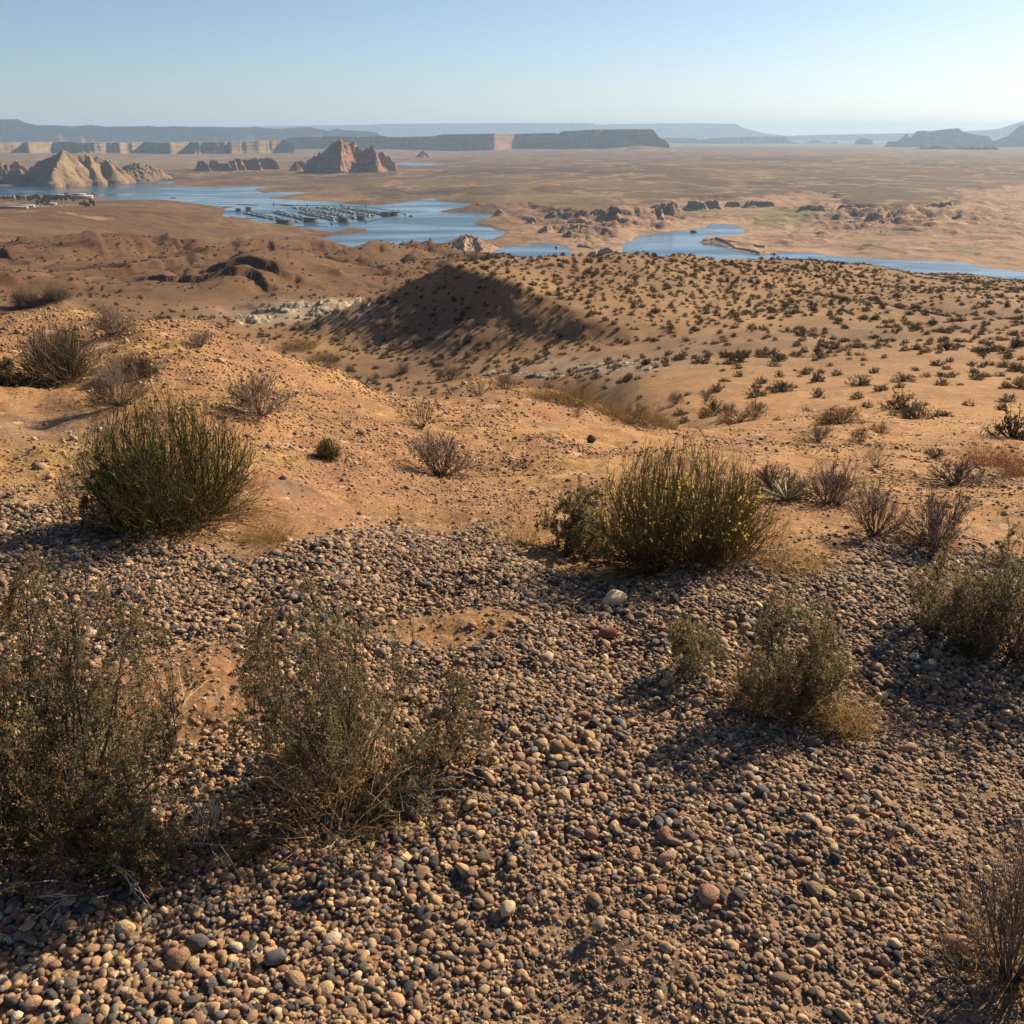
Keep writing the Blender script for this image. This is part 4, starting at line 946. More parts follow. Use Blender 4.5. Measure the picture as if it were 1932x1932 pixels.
def plant(name, label, cat, u, v, wpx, hpx, maker, group=None, rotz=None, **kw):
    x, y, dp = hit(u, v); W_ = wpx / 1816 * dp; H_ = hpx / 1816 * dp * 1.08
    t = thing(name, label, cat, (x, y, gz(x, y) - .004), 0, group)
    for nm, g, m in maker(W_, H_, **kw):
        o = link(nm, g.mesh(nm, m), t)
        if nm not in ('branches',): o['kind'] = 'stuff'
    return t
def again(src, label, u, v, wpx, rotz, zs=1.0, w0=None):
    """another plant of the same kind, sized by its width in the survey"""
    x, y, dp = hit(u, v); s_ = wpx / 1816 * dp / w0
    r = src.copy(); COL.objects.link(r); r.location = (x, y, gz(x, y) - .004); r.rotation_euler = (0, 0, rotz); r.scale = (s_, s_, s_ * zs); r['label'] = label
    for ch in src.children:
        c = ch.copy(); COL.objects.link(c); c.parent = r
    return r
LB = dict(maker=leafy)
plant('bush', 'large leafy olive-brown bush filling the left edge of the foreground', 'bush', 130, 1560, 640, 500, leafy, seed=1, n0=34, n1=20, nl=17, leaf=.0085, dead=16, straw=60)
plant('bush', 'low leafy tangle with bleached sticks at the lower left corner', 'bush', 210, 1640, 330, 190, leafy, seed=12, n0=18, n1=12, nl=12, leaf=.008, dead=22, straw=60)
plant('bush', 'tall open leafy bush in the foreground left of centre with straw stalks at its foot', 'bush', 650, 1480, 470, 420, leafy, seed=2, n0=24, n1=17, nl=15, leaf=.0075, dead=14, straw=110)
plant('bush', 'small leafy sprig reaching sideways at the right of the tall open leafy bush', 'bush', 840, 1440, 190, 190, leafy, seed=22, n0=9, n1=9, nl=9, leaf=.007, dead=5, straw=40)
plant('bush', 'bright green upright broom bush casting a dark shadow left on the gravel', 'bush', 330, 985, 395, 245, broom, seed=3, n_=900, flowers=0, inner=380, thick=.0015)
plant('bush', 'dark leafy bush growing into the left side of the bright green broom bush', 'bush', 250, 1000, 200, 150, leafy, seed=33, n0=14, n1=13, nl=12, leaf=.011, dead=4)
plant('bush', 'large rounded broom bush dotted with small yellow flowers', 'bush', 1290, 1058, 375, 235, broom, seed=4, n_=950, mat=M_olive, flowers=900, inner=420, thick=.0014)
plant('bush', 'grey-green leafy bush pressed against the left of the yellow-flowered bush', 'bush', 1095, 1045, 195, 140, leafy, seed=44, n0=16, n1=14, nl=14, leaf=.011, dead=4)
plant('bush', 'leafy grey bush with dry grass heads on the gravel right of centre', 'bush', 1480, 1345, 230, 250, leafy, seed=5, n0=20, n1=16, nl=14, leaf=.0075, dead=8, straw=160)
plant('bush', 'thin pale green leafy sprigs beside the grey bush right of centre', 'bush', 1290, 1275, 155, 140, leafy, seed=55, n0=9, n1=11, nl=11, leaf=.0075, dead=2, straw=20)
plant('bush', 'dark brownish leafy bush on the gravel near the right edge', 'bush', 1790, 1195, 210, 170, leafy, seed=6, n0=20, n1=13, nl=11, leaf=.008, dead=5, straw=40)
plant('bush', 'dark leafy bush cut by the right edge of the frame', 'bush', 1910, 1235, 290, 265, leafy, seed=66, n0=24, n1=14, nl=12, leaf=.008, dead=6, straw=40)
plant('bush', 'bare stiff-stalked bush with straw at the lower right corner', 'bush', 1905, 1850, 300, 370, bare, seed=7, n0=34, n1=7, n2=4, grass=220, leafbits=500)
plant('dead_brush', 'heap of bleached dead sticks and dry stalks at the foot of the left bushes', 'dead brush', 385, 1610, 200, 150, bare, seed=71, n0=16, n1=4, n2=3, mat=M_dead, grass=110, spread=1.1)
plant('grass_tuft', 'golden dry grass clump at the right foot of the grey bush', 'grass', 1595, 1375, 95, 90, grass, seed=72, n_=420)
plant('grass_tuft', 'golden dry grass at the right foot of the yellow-flowered bush', 'grass', 1500, 1072, 150, 60, grass, seed=73, n_=420)
plant('grass_tuft', 'dry grass at the right foot of the bright green broom bush', 'grass', 500, 1025, 100, 60, grass, seed=74, n_=360)
plant('grass_tuft', 'thin dry grass between the gravel and the yellow-flowered bush', 'grass', 985, 1025, 110, 50, grass, seed=75, n_=320)
plant('grass_tuft', 'straw clump standing at the left foot of the grey bush right of centre', 'grass', 1415, 1330, 90, 70, grass, seed=76, n_=160)
plant('grass_tuft', 'tall curved straw stalks in front of the tall open leafy bush', 'grass', 610, 1545, 240, 170, grass, seed=77, n_=150, wd=.0012)
# bare and grey shrubs of the middle slope
B1 = plant('shrub', 'wide grey bare-twigged shrub right of the small green tuft on the sandy slope', 'shrub', 830, 898, 170, 95, bare, seed=81, n0=34, n1=8, n2=5, thick=1.1)
B2 = plant('shrub', 'bare grey shrub with long twigs just below the grass row at left of centre', 'shrub', 795, 806, 110, 62, bare, seed=82, n0=22, n1=5, n2=4, thick=1.1)
B3 = plant('shrub', 'dense low grey shrub dome behind the bright green broom bush', 'shrub', 490, 785, 165, 85, bare, seed=83, n0=36, n1=9, n2=5, thick=1.0, leafbits=900)
B4 = plant('shrub', 'big straw-grey broom shrub high on the left slope', 'shrub', 115, 715, 205, 105, broom, seed=84, n_=700, mat=simple('straw_stem', (.20, .155, .085), .8, .2, 30), inner=160, thick=.0022, basebrown=False)
again(B3, 'dark grey shrub directly behind the bright green broom bush', 225, 765, 140, 1.2, 1.25, 165 / 1816 * hit(490, 785)[2])
again(B4, 'thin grey-brown shrub right of the big straw-grey broom shrub', 255, 712, 110, 2.0, .9, 205 / 1816 * hit(115, 715)[2])
plant('shrub', 'small olive leafy shrub at the left edge below the big straw-grey shrub', 'shrub', 15, 728, 80, 50, leafy, seed=85, n0=12, n1=10, nl=9, leaf=.016, dead=0)
again(B1, 'grey shrub on the left ridge above the sandy slope', 213, 632, 105, .7, 1.0, 170 / 1816 * hit(830, 898)[2])
again(B4, 'leftmost straw-grey shrub on the ridge crest', 52, 578, 62, 1.0, 1.3, 205 / 1816 * hit(115, 715)[2])
again(B4, 'flat straw-grey shrub next to the leftmost shrub on the ridge crest', 105, 566, 72, 3.0, .85, 205 / 1816 * hit(115, 715)[2])
again(B1, 'faint tan shrub in the middle of the left sandy slope', 378, 655, 85, 2.4, .7, 170 / 1816 * hit(830, 898)[2])
plant('grass_tuft', 'small round yellow-green tuft alone on the sandy slope', 'tuft', 620, 866, 58, 42, broom, seed=86, n_=320, mat=simple('tuft_stem', (.24, .22, .075), .7, .2, 30), inner=40, thick=.0016)
bw = 110 / 1816 * hit(795, 806)[2]
for (u, v, w, a, zs, lb) in [(705, 722, 36, .4, 1.1, 'tiny bare shrub on the ridge edge right of the tan grass'), (905, 745, 62, 1.1, .95, 'dark bare shrub on the ridge edge above the two grey shrubs'), (1090, 786, 38, 2.2, 1.1, 'tiny bare shrub below the golden grass row'),
    (1192, 800, 46, .9, 1.0, 'bare dark shrub at the lower edge of the golden grass row'), (1652, 882, 70, 2.9, 1.1, 'small upright bare shrub on open sand right of the yellow-flowered bush'), (1578, 955, 135, 1.7, 1.35, 'tall thin grey shrub between the yucca and the open sand')]:
    again(B2, lb, u, v, w, a, zs, bw)
bw = 170 / 1816 * hit(830, 898)[2]
for (u, v, w, a, zs, lb) in [(1650, 1012, 135, .3, 1.5, 'dense grey bare shrub on a dark mound at the gravel edge'), (1765, 1035, 190, 1.9, 1.2, 'wide grey-brown bare shrub over rusty grass at the gravel edge'), (1560, 950, 150, 3.6, .9, 'grey-green thin shrub left of the dark mound'),
    (955, 735, 70, .8, .8, 'grey shrub at the left end of the golden grass row'), (1372, 790, 52, 2.3, 1.2, 'rounded grey shrub right of the golden grass row, the left one of a pair'), (1425, 786, 56, 4.1, 1.1, 'rounded grey shrub right of the golden grass row, the right one of a pair'),
    (1275, 762, 46, 1.4, 1.0, 'grey shrub just above the right end of the golden grass row'), (1332, 757, 46, 5.0, 1.0, 'grey shrub uphill of the rounded pair'), (1565, 802, 74, .6, .8, 'flat grey shrub on the sand above the open sandy bowl'), (1545, 832, 84, 2.0, .7, 'low spreading shrub below the flat grey shrub'), (1622, 832, 44, 3.0, 1.2, 'narrow shrub right of the low spreading shrub'),
    (850, 716, 62, 4.4, .85, 'rounded grey shrub on the ridge crest at centre'), (762, 704, 50, 2.7, .85, 'soft grey shrub on the ridge crest left of centre'), (620, 694, 56, 5.5, 1.0, 'grey shrub at the right end of the tan grass on the ridge')]:
    again(B1, lb, u, v, w, a, zs, bw)
D1 = plant('dead_brush', 'dark dome of dead brush behind the yellow-flowered bush', 'dead brush', 1462, 930, 125, 58, bare, seed=91, n0=40, n1=7, n2=4, mat=M_twigd, spread=1.25, thick=1.2)
again(D1, 'flattened pile of dead grey brush on the right slope', 1805, 912, 160, 1.5, .6, 125 / 1816 * hit(1462, 930)[2])
again(D1, 'small dark pile of dead brush on open sand at the right', 1762, 862, 62, 2.5, .7, 125 / 1816 * hit(1462, 930)[2])
def yucca(W, H, seed, n_=46):
    r = np.random.default_rng(seed); d = dome(n_, r, 1.05, .1); P = bend(d * .01, d, r.uniform(.7, 1.05, n_) * max(W * .55, H), 4, r, .03); P[..., 2] = np.maximum(P[..., 2], .004)
    g = Geo(); ribbons(g, P, np.array([.9, 1, .7, .12])[None] * .0045 * np.ones((n_, 1))); return [('leaves', g, M_yucca)]
plant('yucca', 'spiky narrow-leaved yucca in front of the dark dome of dead brush', 'yucca', 1485, 942, 85, 62, yucca, seed=92)
G1 = plant('grass_clump', 'golden brown tall grass row along the ridge edge, its left half', 'grass', 1062, 760, 140, 50, grass, seed=93, n_=1100, mat=M_straw2, wd=.0022)
again(G1, 'golden brown tall grass row along the ridge edge, its lower right half', 1195, 798, 125, .5, 1.0, 140 / 1816 * hit(1062, 760)[2])
again(G1, 'golden brown grass at the far right tip of the grass row', 1255, 808, 55, 2.5, 1.2, 140 / 1816 * hit(1062, 760)[2])
again(G1, 'golden brown grass joining the two halves of the grass row', 1140, 780, 85, 1.5, 1.0, 140 / 1816 * hit(1062, 760)[2])
again(G1, 'tan grass strip along the ridge below the pale rocks', 565, 656, 80, 4.0, .7, 140 / 1816 * hit(1062, 760)[2])
again(G1, 'tan grass strip just left of the soft grey ridge shrubs', 610, 680, 70, 5.0, .8, 140 / 1816 * hit(1062, 760)[2])
G2 = plant('grass_clump', 'rusty red-brown grass clump near the right edge of the slope', 'grass', 1862, 878, 95, 55, grass, seed=94, n_=520, mat=M_rust, wd=.002)
again(G2, 'rusty red-brown grass clump cut by the right edge', 1925, 898, 90, 2.0, .9, 95 / 1816 * hit(1862, 878)[2])
again(G2, 'rusty grass under the wide grey-brown bare shrub', 1745, 1030, 120, 1.0, .4, 95 / 1816 * hit(1862, 878)[2])

# tufts of dry grass, uncountable
tufts = bpy.data.collections.new('tuft_shapes')
for k in range(6):
    tufts.objects.link(bpy.data.objects.new('tuft_shape_%d' % k, blades(26, .10, .09, 500 + k, .0011, .9).mesh('tuft_%d' % k, [M_straw, M_straw2][k % 3 == 2])))
def scatter_tufts():
    n0 = 60000; D = np.exp(rng.uniform(math.log(2.0), math.log(45), n0)); a = np.radians(rng.uniform(-37, 36, n0)); x, y = D * np.sin(a), D * np.cos(a)
    gm = gravel_mask(x, y); p = np.clip(fbm(x, y, 1.6, 3, 102) * 1.6 - .30, 0, 1) * (1 - gm * .985) * .5 + .004
    edge = np.exp(-((gm - .4) / .25) ** 2) * .22
    for sx, sy, aa, bb in SANDY: p = p + .22 * np.exp(-(((x - sx) / aa) ** 2 + ((y - sy) / bb) ** 2))
    k = rng.random(n0) < p + edge * .4; x, y, D = x[k], y[k], D[k]; s_ = rng.uniform(.3, .9, len(x)) * np.clip(D / 8, .55, 1.8)
    o = instancer('dry_grass', np.stack([x, y, gza(x, y) - .003], 1), np.stack([0 * x, 0 * x, rng.uniform(0, 6.28, len(x))], 1), np.stack([s_ * 1.2, s_ * 1.2, s_ * rng.uniform(.35, .9, len(x))], 1), rng.integers(0, 6, len(x)), tufts)
    tag(o, 'thin golden dry grass dotted over the sand between bushes', kind='stuff')
scatter_tufts()

# shrubs over the far slopes
def shrub_shape(seed, mat, flat=.75):
    r = np.random.default_rng(seed); n_ = 46; d = dome(n_, r, 1.12, .02); st = bend(d * .06, d, r.uniform(.30, .60, n_), 4, r, .2); i1 = np.repeat(np.arange(n_), 6); q, t = along(st, i1, r.uniform(.4, 1.0, len(i1)))
    tw = bend(q, norm(t + norm(r.normal(size=q.shape)) * .6), r.uniform(.08, .2, len(q)), 3, r, .15)
    g = Geo(); tubes(g, st, np.linspace(.014, .006, 4)[None] * np.ones((n_, 1))); tubes(g, tw, np.linspace(.005, .002, 3)[None] * np.ones((len(tw), 1)))
    i2 = np.repeat(np.arange(len(tw)), 5); q2, t2 = along(tw, i2, r.uniform(.1, 1, len(i2))); q2 = q2 + r.normal(0, .022, q2.shape)
    leaves(g, q2, norm(t2 * .7 + norm(r.normal(size=q2.shape))), r.uniform(.035, .085, len(q2)), r.uniform(.008, .02, len(q2)), r)
    for v in g.v: v[:, 2] = np.maximum(v[:, 2] * flat, 0)
    return g.mesh('shrub_%d' % seed, mat)
SHM = [shrub_shape(600 + k, M_shrub, 1.05 + .15 * (k % 3)) for k in range(6)] + [shrub_shape(620 + k, M_straw2, .85) for k in range(2)]
shapes = bpy.data.collections.new('shrub_shapes')
for k, me in enumerate(SHM): shapes.objects.link(bpy.data.objects.new('shrub_shape_%d' % k, me))
def scatter_shrubs():
    cell = 2.35; xs = np.arange(-440, 440, cell); ys = np.arange(14, 720, cell); X, Y = np.meshgrid(xs, ys)
    X = (X + rng.uniform(-.5, .5, X.shape) * cell).ravel(); Y = (Y + rng.uniform(-.5, .5, Y.shape) * cell).ravel()
    D = np.hypot(X, Y); a = np.degrees(np.arctan2(X, Y))
    k = (np.abs(a) < 36) & (D > 19) & (D < 700); X, Y, D, a = X[k], Y[k], D[k], a[k]
    left = 1 - sstep(-9, -1, a)
    p = np.clip(.62 + .55 * fbm(X, Y, 45, 3, 151), .12, 1) * (1 - .70 * left * sstep(230, 290, D)) * (1 - .5 * sstep(19, 40, D) * (D < 45)) * np.where((D < 60) & (a < 6), .35, 1) * np.clip(.55 + 1.1 * ridged(X, Y, 38, 2, 152), .35, 1.15)
    hb = np.array([hill(X, Y, 0)])[0] - (rbf(X, Y)); p = np.where((hb > -2) & (D < 300), np.maximum(p, .82), p); p = np.where((a > 4) & (D < 120), np.minimum(1, p * 1.9), p)
    k = rng.random(len(X)) < p; X, Y, D = X[k], Y[k], D[k]
    Z = gza(X, Y); s_ = np.clip(np.exp(rng.normal(-.24, .38, len(X))), .3, 1.5) * np.clip(.72 + D / 450, .72, 1.15)
    var = np.where(rng.random(len(X)) < .16, rng.integers(6, 8, len(X)), rng.integers(0, 6, len(X)))
    rot = rng.uniform(0, 6.28, len(X)); zs = s_ * rng.uniform(.7, 1.05, len(X))
    U, V = sight(X, Y, Z - EYE); sc_ = np.where((U > 5) & (U < 1927) & (V > 200), s_ / D, 0)
    # only those not hidden behind a nearer rise
    cand = np.argsort(-sc_)[:700]; vis = []
    for i in cand:
        t = np.linspace(.03, .985, 60); zz = ground(X[i] * t, Y[i] * t); 
        if np.all(zz < (Z[i] - EYE + .35 * s_[i]) * t + .02): vis.append(i)
        if len(vis) == 300: break
    top = np.zeros(len(X), bool); top[vis] = True
    for i in vis:
        dark = var[i] < 6
        o = link('scrub_bush', SHM[var[i]]); o.location = (X[i], Y[i], Z[i] - .03); o.rotation_euler = (0, 0, rot[i]); o.scale = (s_[i], s_[i], zs[i])
        u_, v_ = U[i], V[i]
        where = ('in the hollow between the sandy ridge and the shaded bluff' if u_ < 1000 else 'beyond the golden grass row' if u_ < 1330 and v_ > 640 else 'on the bluff' if u_ < 1250 else 'on the open sand at the right edge' if u_ > 1700 and v_ > 700 else 'on the right slope near the sandy bowl' if v_ > 740 else 'on the middle of the right slope' if v_ > 660 else 'on the upper right slope towards the lake')
        size = 'small' if s_[i] < .7 else 'broad' if s_[i] > 1.15 else 'rounded'
        lab = '%s %s desert shrub %s' % (size, 'dark' if dark else 'tan grassy', where); tag(o, lab, 'shrub', lab.replace('shrub', 'shrubs'))
    r_ = ~top
    o = instancer('scrub', np.stack([X, Y, Z - .03], 1)[r_], np.stack([0 * X, 0 * X, rot], 1)[r_], np.stack([s_, s_, zs], 1)[r_], var[r_], shapes)
    tag(o, 'thousands of small dark shrubs speckling the bluff and far slopes', kind='stuff')
    print('shrubs', len(X))
scatter_shrubs()
print('plants', round(time.time() - T0, 1))
# ------------------------------------------------------------------ small rock outcrops, islets
M_slick = rock_material('pale_slickrock', (.40, .34, .245), (.27, .22, .155), .6, .3, .5)
def outcrop(label, u0, u1, vt0, vt1, vb0, vb1, hmax, seed, wl):
    """flat broken ledges standing out of the ground between two sight lines"""
    n_, m_ = 118, 60; X = np.zeros((m_, n_)); Y = np.zeros((m_, n_))
    us = np.linspace(u0, u1, n_)
    for i in range(0, n_):
        f = i / (n_ - 1)
        if i % 13 == 0 or i == n_ - 1:
            a = hit(us[i], lerp(vb0, vb1, f)); b = hit(us[i], lerp(vt0, vt1, f)); t = np.linspace(0, 1, m_); key = (a[0] + (b[0] - a[0]) * t, a[1] + (b[1] - a[1]) * t)
            X[:, i], Y[:, i] = key
    ks = [i for i in range(n_) if i % 13 == 0 or i == n_ - 1]
    for r in range(m_): X[r] = np.interp(np.arange(n_), ks, X[r, ks]); Y[r] = np.interp(np.arange(n_), ks, Y[r, ks])
    wx = X + .3 * wl * fbm(X, Y, wl * .8, 3, seed); wy = Y + .3 * wl * fbm(X, Y, wl * .8, 3, seed + 1)
    l = fbm(wx, wy, wl, 4, seed + 2) * 2.4 + .5; l = np.floor(l) + sstep(.6, 1, l - np.floor(l)) + .12 * fbm(X, Y, wl * .2, 3, seed + 5)
    crack = np.maximum(0, ridged(wx, wy, wl * .7, 3, seed + 3) - .18)
    ff, gg = np.meshgrid(np.linspace(0, 1, n_), np.linspace(0, 1, m_)); edge = sstep(0, .12, ff) * sstep(1, .88, ff) * sstep(0, .2, gg) * sstep(1, .8, gg)
    Z = ground(X.ravel(), Y.ravel()).reshape(X.shape) + EYE
    Z = Z + hmax * np.clip(l * .5 - .9 * crack + .05, -.4, 1.1) * edge - .35 * hmax * (1 - edge) - .05
    i = np.arange(m_ - 1)[:, None] * n_; j = np.arange(n_ - 1)
    o = link('rock_outcrop', mesh_from('rock_outcrop', np.stack([X.ravel(), Y.ravel(), Z.ravel()], 1), np.stack([i + j, i + j + 1, i + n_ + j + 1, i + n_ + j], -1).reshape(-1, 4), M_slick)); tag(o, label, 'rock outcrop', kind='structure')
outcrop('grey-white slickrock outcrop in the valley left of the shaded bluff', 425, 715, 588, 558, 622, 596, 1.7, 700, 9)
outcrop('pale rock slabs along the wash at the foot of the shaded bluff', 900, 1085, 698, 702, 710, 716, .4, 710, 5)
outcrop('pale rock ledges on the lower slope right of the grass row', 1080, 1240, 684, 676, 708, 702, .4, 720, 4)
M_islet = rock_material('islet_rock', (.34, .22, .15), (.20, .13, .09), .3, 2, .08)
def islet(label, x25, y25, wpx, hr, seed):
    x, y = at_z(x25 * K, y25 * K, WATER); w = wpx / 2350 * float(y); v, f = rock_shape(3, seed, .6, (1, .7, hr))
    o = link('rock', mesh_from('rock', v * w / 2, f, M_islet)); o.location = (float(x), float(y), WATER + EYE); tag(o, label, 'rock')
islet('small dark rock islet in the right-hand bay', 1692, 567, 20, .45, 731)
islet('low rock islet in the left lake, the left of two', 317, 483, 17, .12, 732)
islet('low rock islet in the left lake, the right of two', 425, 483, 19, .14, 733)
islet('pale rocky point beyond the marina by the far shore', 868, 497, 40, .10, 734)
islet('tiny rock beside the flat point of the right-hand shore', 1178, 535, 8, .3, 735)

# ------------------------------------------------------------------ marina
def flatmat(name, c, rough=.6, spec=.3):
    m, N, L, P = newmat(name); g = N.new('ShaderNodeNewGeometry'); f = noisen(N, L, g.outputs['Position'], .9, 3)
    L.new(rampn(N, L, f, [(.3, tuple(q * .75 for q in c)), (.7, c)]), P.inputs['Base Color']); P.inputs['Roughness'].default_value = rough; P.inputs['Specular IOR Level'].default_value = spec; return m
M_white = flatmat('boat_white', (.33, .355, .37), .4); M_teal = flatmat('boat_canopy', (.09, .14, .16), .7); M_dark = flatmat('boat_glass', (.03, .04, .05), .2); M_deck = flatmat('dock_deck', (.22, .20, .17), .9); M_grey = flatmat('grey_wall', (.16, .18, .19), .7)
class MB:
    def __init__(s): s.v = []; s.f = []; s.m = []
    def box(s, cx, cy, cz, lx, ly, lz, m=0, tx=0.0, rot=None):
        """box standing on cz; tx narrows the +y end"""
        b = len(s.v); w = lx / 2
        for z in (cz, cz + lz):
            s.v += [(cx - w, cy - ly / 2, z), (cx + w, cy - ly / 2, z), (cx + w * (1 - tx), cy + ly / 2, z), (cx - w * (1 - tx), cy + ly / 2, z)]
        for q in ((0, 3, 2, 1), (4, 5, 6, 7), (0, 1, 5, 4), (1, 2, 6, 5), (2, 3, 7, 6), (3, 0, 4, 7)): s.f.append([b + i for i in q]); s.m.append(m)
    def mesh(s, name, mats): return mesh_from(name, s.v, np.array(s.f), mats, midx=s.m)
def boat_mesh(kind):
    b = MB()
    if kind == 0:      # houseboat with upper deck
        b.box(0, 0, -.1, 4.8, 16, .9, 0, .25); b.box(0, -.8, .8, 4.3, 11.5, 2.1, 0); b.box(0, -.8, 1.5, 4.34, 10.8, .8, 2); b.box(0, -.6, 2.9, 4.7, 13, .18, 0); b.box(0, -2.4, 3.08, 2.6, 3.2, 1.0, 0); b.box(0, -1.6, 5.0, 4.2, 7, .14, 1)
        for sx in (-1.9, 1.9):
            for sy in (-4.6, 1.6): b.box(sx, sy, 3.08, .12, .12, 1.92, 0)
    elif kind == 1:    # cruiser
        b.box(0, 0, -.1, 3.6, 10.5, 1.3, 0, .7); b.box(0, -.6, 1.2, 2.7, 4.6, 1.1, 0, .2); b.box(0, -.5, 1.5, 2.74, 4.2, .5, 2, .2); b.box(0, -1.6, 2.7, 2.6, 3.2, .12, 1)
    elif kind == 2:    # covered slip with a boat in it
        b.box(0, 0, -.1, 3.2, 9.5, 1.1, 0, .6); b.box(0, -.5, 1.0, 2.4, 4, .9, 2); b.box(0, 0, 3.6, 6.2, 13, .25, 1)
        for sx in (-2.9, 2.9):
            for sy in (-6, 0, 6): b.box(sx, sy, 0, .16, .16, 3.6, 0)
    else:              # houseboat, single deck, blue cover
        b.box(0, 0, -.1, 4.4, 14, .9, 0, .2); b.box(0, -.4, .8, 4.0, 10.5, 2.3, 0); b.box(0, -.4, 1.5, 4.04, 9.8, .8, 2); b.box(0, -.2, 3.1, 4.6, 12.5, .2, 1)
    return b.mesh(['houseboat', 'cruiser', 'covered_boat', 'deck_boat'][kind], [M_white, M_teal, M_dark])
BOATS = [boat_mesh(k) for k in range(4)]
def s8(x, y): return (480 + x / 3.22, 460 + y / 3.22)
def wz(x25, y25): x, y = at_z(x25 * K, y25 * K, WATER); return np.array([float(x), float(y)])
ZW = WATER + EYE
rows = [((405, 196), (770, 270), 'nearest the left shore', 'first'), ((612, 184), (905, 255), 'second from the left shore', 'second'), ((835, 190), (1105, 250), 'third from the left, the low one', 'third'),
        ((775, 152), (1290, 240), 'fourth from the left, the longest', 'fourth'), ((970, 152), (1390, 218), 'fifth from the left', 'fifth'), ((1175, 155), (1500, 208), 'outermost, nearest the boom', 'outermost')]
r_ = np.random.default_rng(5)
for ri, (a, b, where, nm) in enumerate(rows):
    A_, B_ = wz(*s8(*a)), wz(*s8(*b)); d = B_ - A_; Ln = float(np.linalg.norm(d)); d /= Ln; nrm = np.array([-d[1], d[0]]); ang = math.atan2(d[1], d[0])
    mb = MB(); mb.box(0, 0, .1, 3.0, Ln, .5, 0)
    for k in range(int(Ln / 22)): mb.box(0, -Ln / 2 + 11 + 22 * k, .15, 24, 1.2, .4, 0)
    t = link('dock', mb.mesh('dock', [M_deck])); t.location = (*(A_ + B_) / 2, ZW); t.rotation_euler = (0, 0, ang - math.pi / 2)
    tag(t, 'floating marina dock walkway, the one %s' % where, 'dock', 'floating docks of the marina')
    pitch = Ln * 2 / 49.0
    n_ = int(Ln / pitch)
    for k in range(n_):
        for sd_ in (-1, 1):
            if r_.random() < .06: continue
            kd = r_.choice([0, 1, 2, 3], p=[.26, .12, .40, .22])
            p = A_ + d * (pitch * (k + .5) + r_.normal(0, .5)) + nrm * sd_ * (7.4 if kd != 1 else 6.0)
            o = link('moored_boat', BOATS[kd]); o.location = (*p, ZW); o.rotation_euler = (0, 0, math.atan2(nrm[1] * sd_, nrm[0] * sd_) - math.pi / 2 + (math.pi if r_.random() < .4 else 0)); s_ = r_.uniform(.62, .84); o.scale = (s_, s_, s_)
            tag(o, 'white boat with dark canopy moored along the %s dock of the marina' % nm, 'boat', 'boats moored along the %s marina dock' % nm)
def marina_house(label, cx, cy, w, l, h):
    p = wz(*s8(cx, cy)); t = thing('floating_building', label, 'building', (*p, ZW), -.5)
    b = MB(); b.box(0, 0, 0, w + 5, l + 5, .6, 0); link('float', b.mesh('float', [M_deck]), t)
    b = MB(); b.box(0, 0, .6, w, l, h, 0); b.box(0, 0, 1.6, w + .06, l * .9, .9, 1); b.box(0, 0, .6 + h * .6, w + .06, l * .9, .9, 1); link('wall', b.mesh('wall', [M_grey, M_dark]), t)
    b = MB(); b.box(0, 0, .6 + h, w + 2, l + 2, .5, 0); link('roof', b.mesh('roof', [M_teal]), t)
marina_house('dark two-storey floating building below the third marina dock', 1160, 262, 15, 14, 7)
marina_house('dark floating building at the outer end of the outermost marina dock', 1553, 212, 15, 12, 6)
marina_house('dark floating building beside the outer end of the outermost marina dock', 1492, 215, 14, 12, 6)
marina_house('dark floating building at the outer end of the fourth marina dock', 1295, 242, 13, 10, 5)
marina_house('large floating building at the outer end of the second marina dock', 900, 262, 20, 18, 6)
marina_house('large floating building at the outer end of the first marina dock', 690, 272, 22, 18, 5)
marina_house('small floating fuel house near the left shore, the left of a pair', 330, 180, 9, 7, 5)
marina_house('small floating fuel house near the left shore, the right of a pair', 410, 175, 11, 7, 6)
def line_dock(name, label, cat, pts, w=2.0, h=.6, mat=None, posts=0):
    P_ = [wz(*s8(*p)) for p in pts]; b_v, b_f = [], []
    o0 = P_[0]
    mb = MB()
    vs_, fs_ = [], []
    for p, q in zip(P_[:-1], P_[1:]):
        d = q - p; Ln = np.linalg.norm(d); d /= Ln; n_ = np.array([-d[1], d[0]]) * w / 2; b = len(vs_)
        for z in (0, h):
            for c in (p - n_, q - n_, q + n_, p + n_): vs_.append((c[0] - o0[0], c[1] - o0[1], z))
        for f in ((0, 3, 2, 1), (4, 5, 6, 7), (0, 1, 5, 4), (1, 2, 6, 5), (2, 3, 7, 6), (3, 0, 4, 7)): fs_.append([b + i for i in f])
    o = link(name, mesh_from(name, vs_, np.array(fs_), mat or M_deck)); o.location = (*o0, ZW); tag(o, label, cat)
    for k, p in enumerate(pts):
        if posts and k % 1 == 0:
            b = MB(); b.box(0, 0, 0, 2.4, 2.4, 3.6, 0); bo = link('buoy', b.mesh('buoy', [M_teal])); q = wz(*s8(*p)); bo.location = (*q, ZW); tag(bo, 'dark marker buoy at a bend of the floating boom round the marina', 'buoy', 'buoys of the marina boom')
line_dock('boom', 'thin dark floating boom enclosing the marina on its far and outer sides', 'boom', [(605, 128), (870, 134), (1140, 138), (1330, 146), (1590, 182), (1640, 209), (1330, 264), (1060, 281)], 2.2, .6, M_teal, 1)
line_dock('boom', 'short floating boom off the shore below the first marina dock', 'boom', [(750, 298), (900, 297), (1035, 298)], 2.0, .5, M_teal)
line_dock('dock', 'narrow gangway from the left shore to the first marina dock', 'dock', [(335, 237), (470, 236)], 2.4, .6)
line_dock('dock', 'short dock running out from the left shore past the fuel houses', 'dock', [(215, 179), (440, 177)], 3, .6)
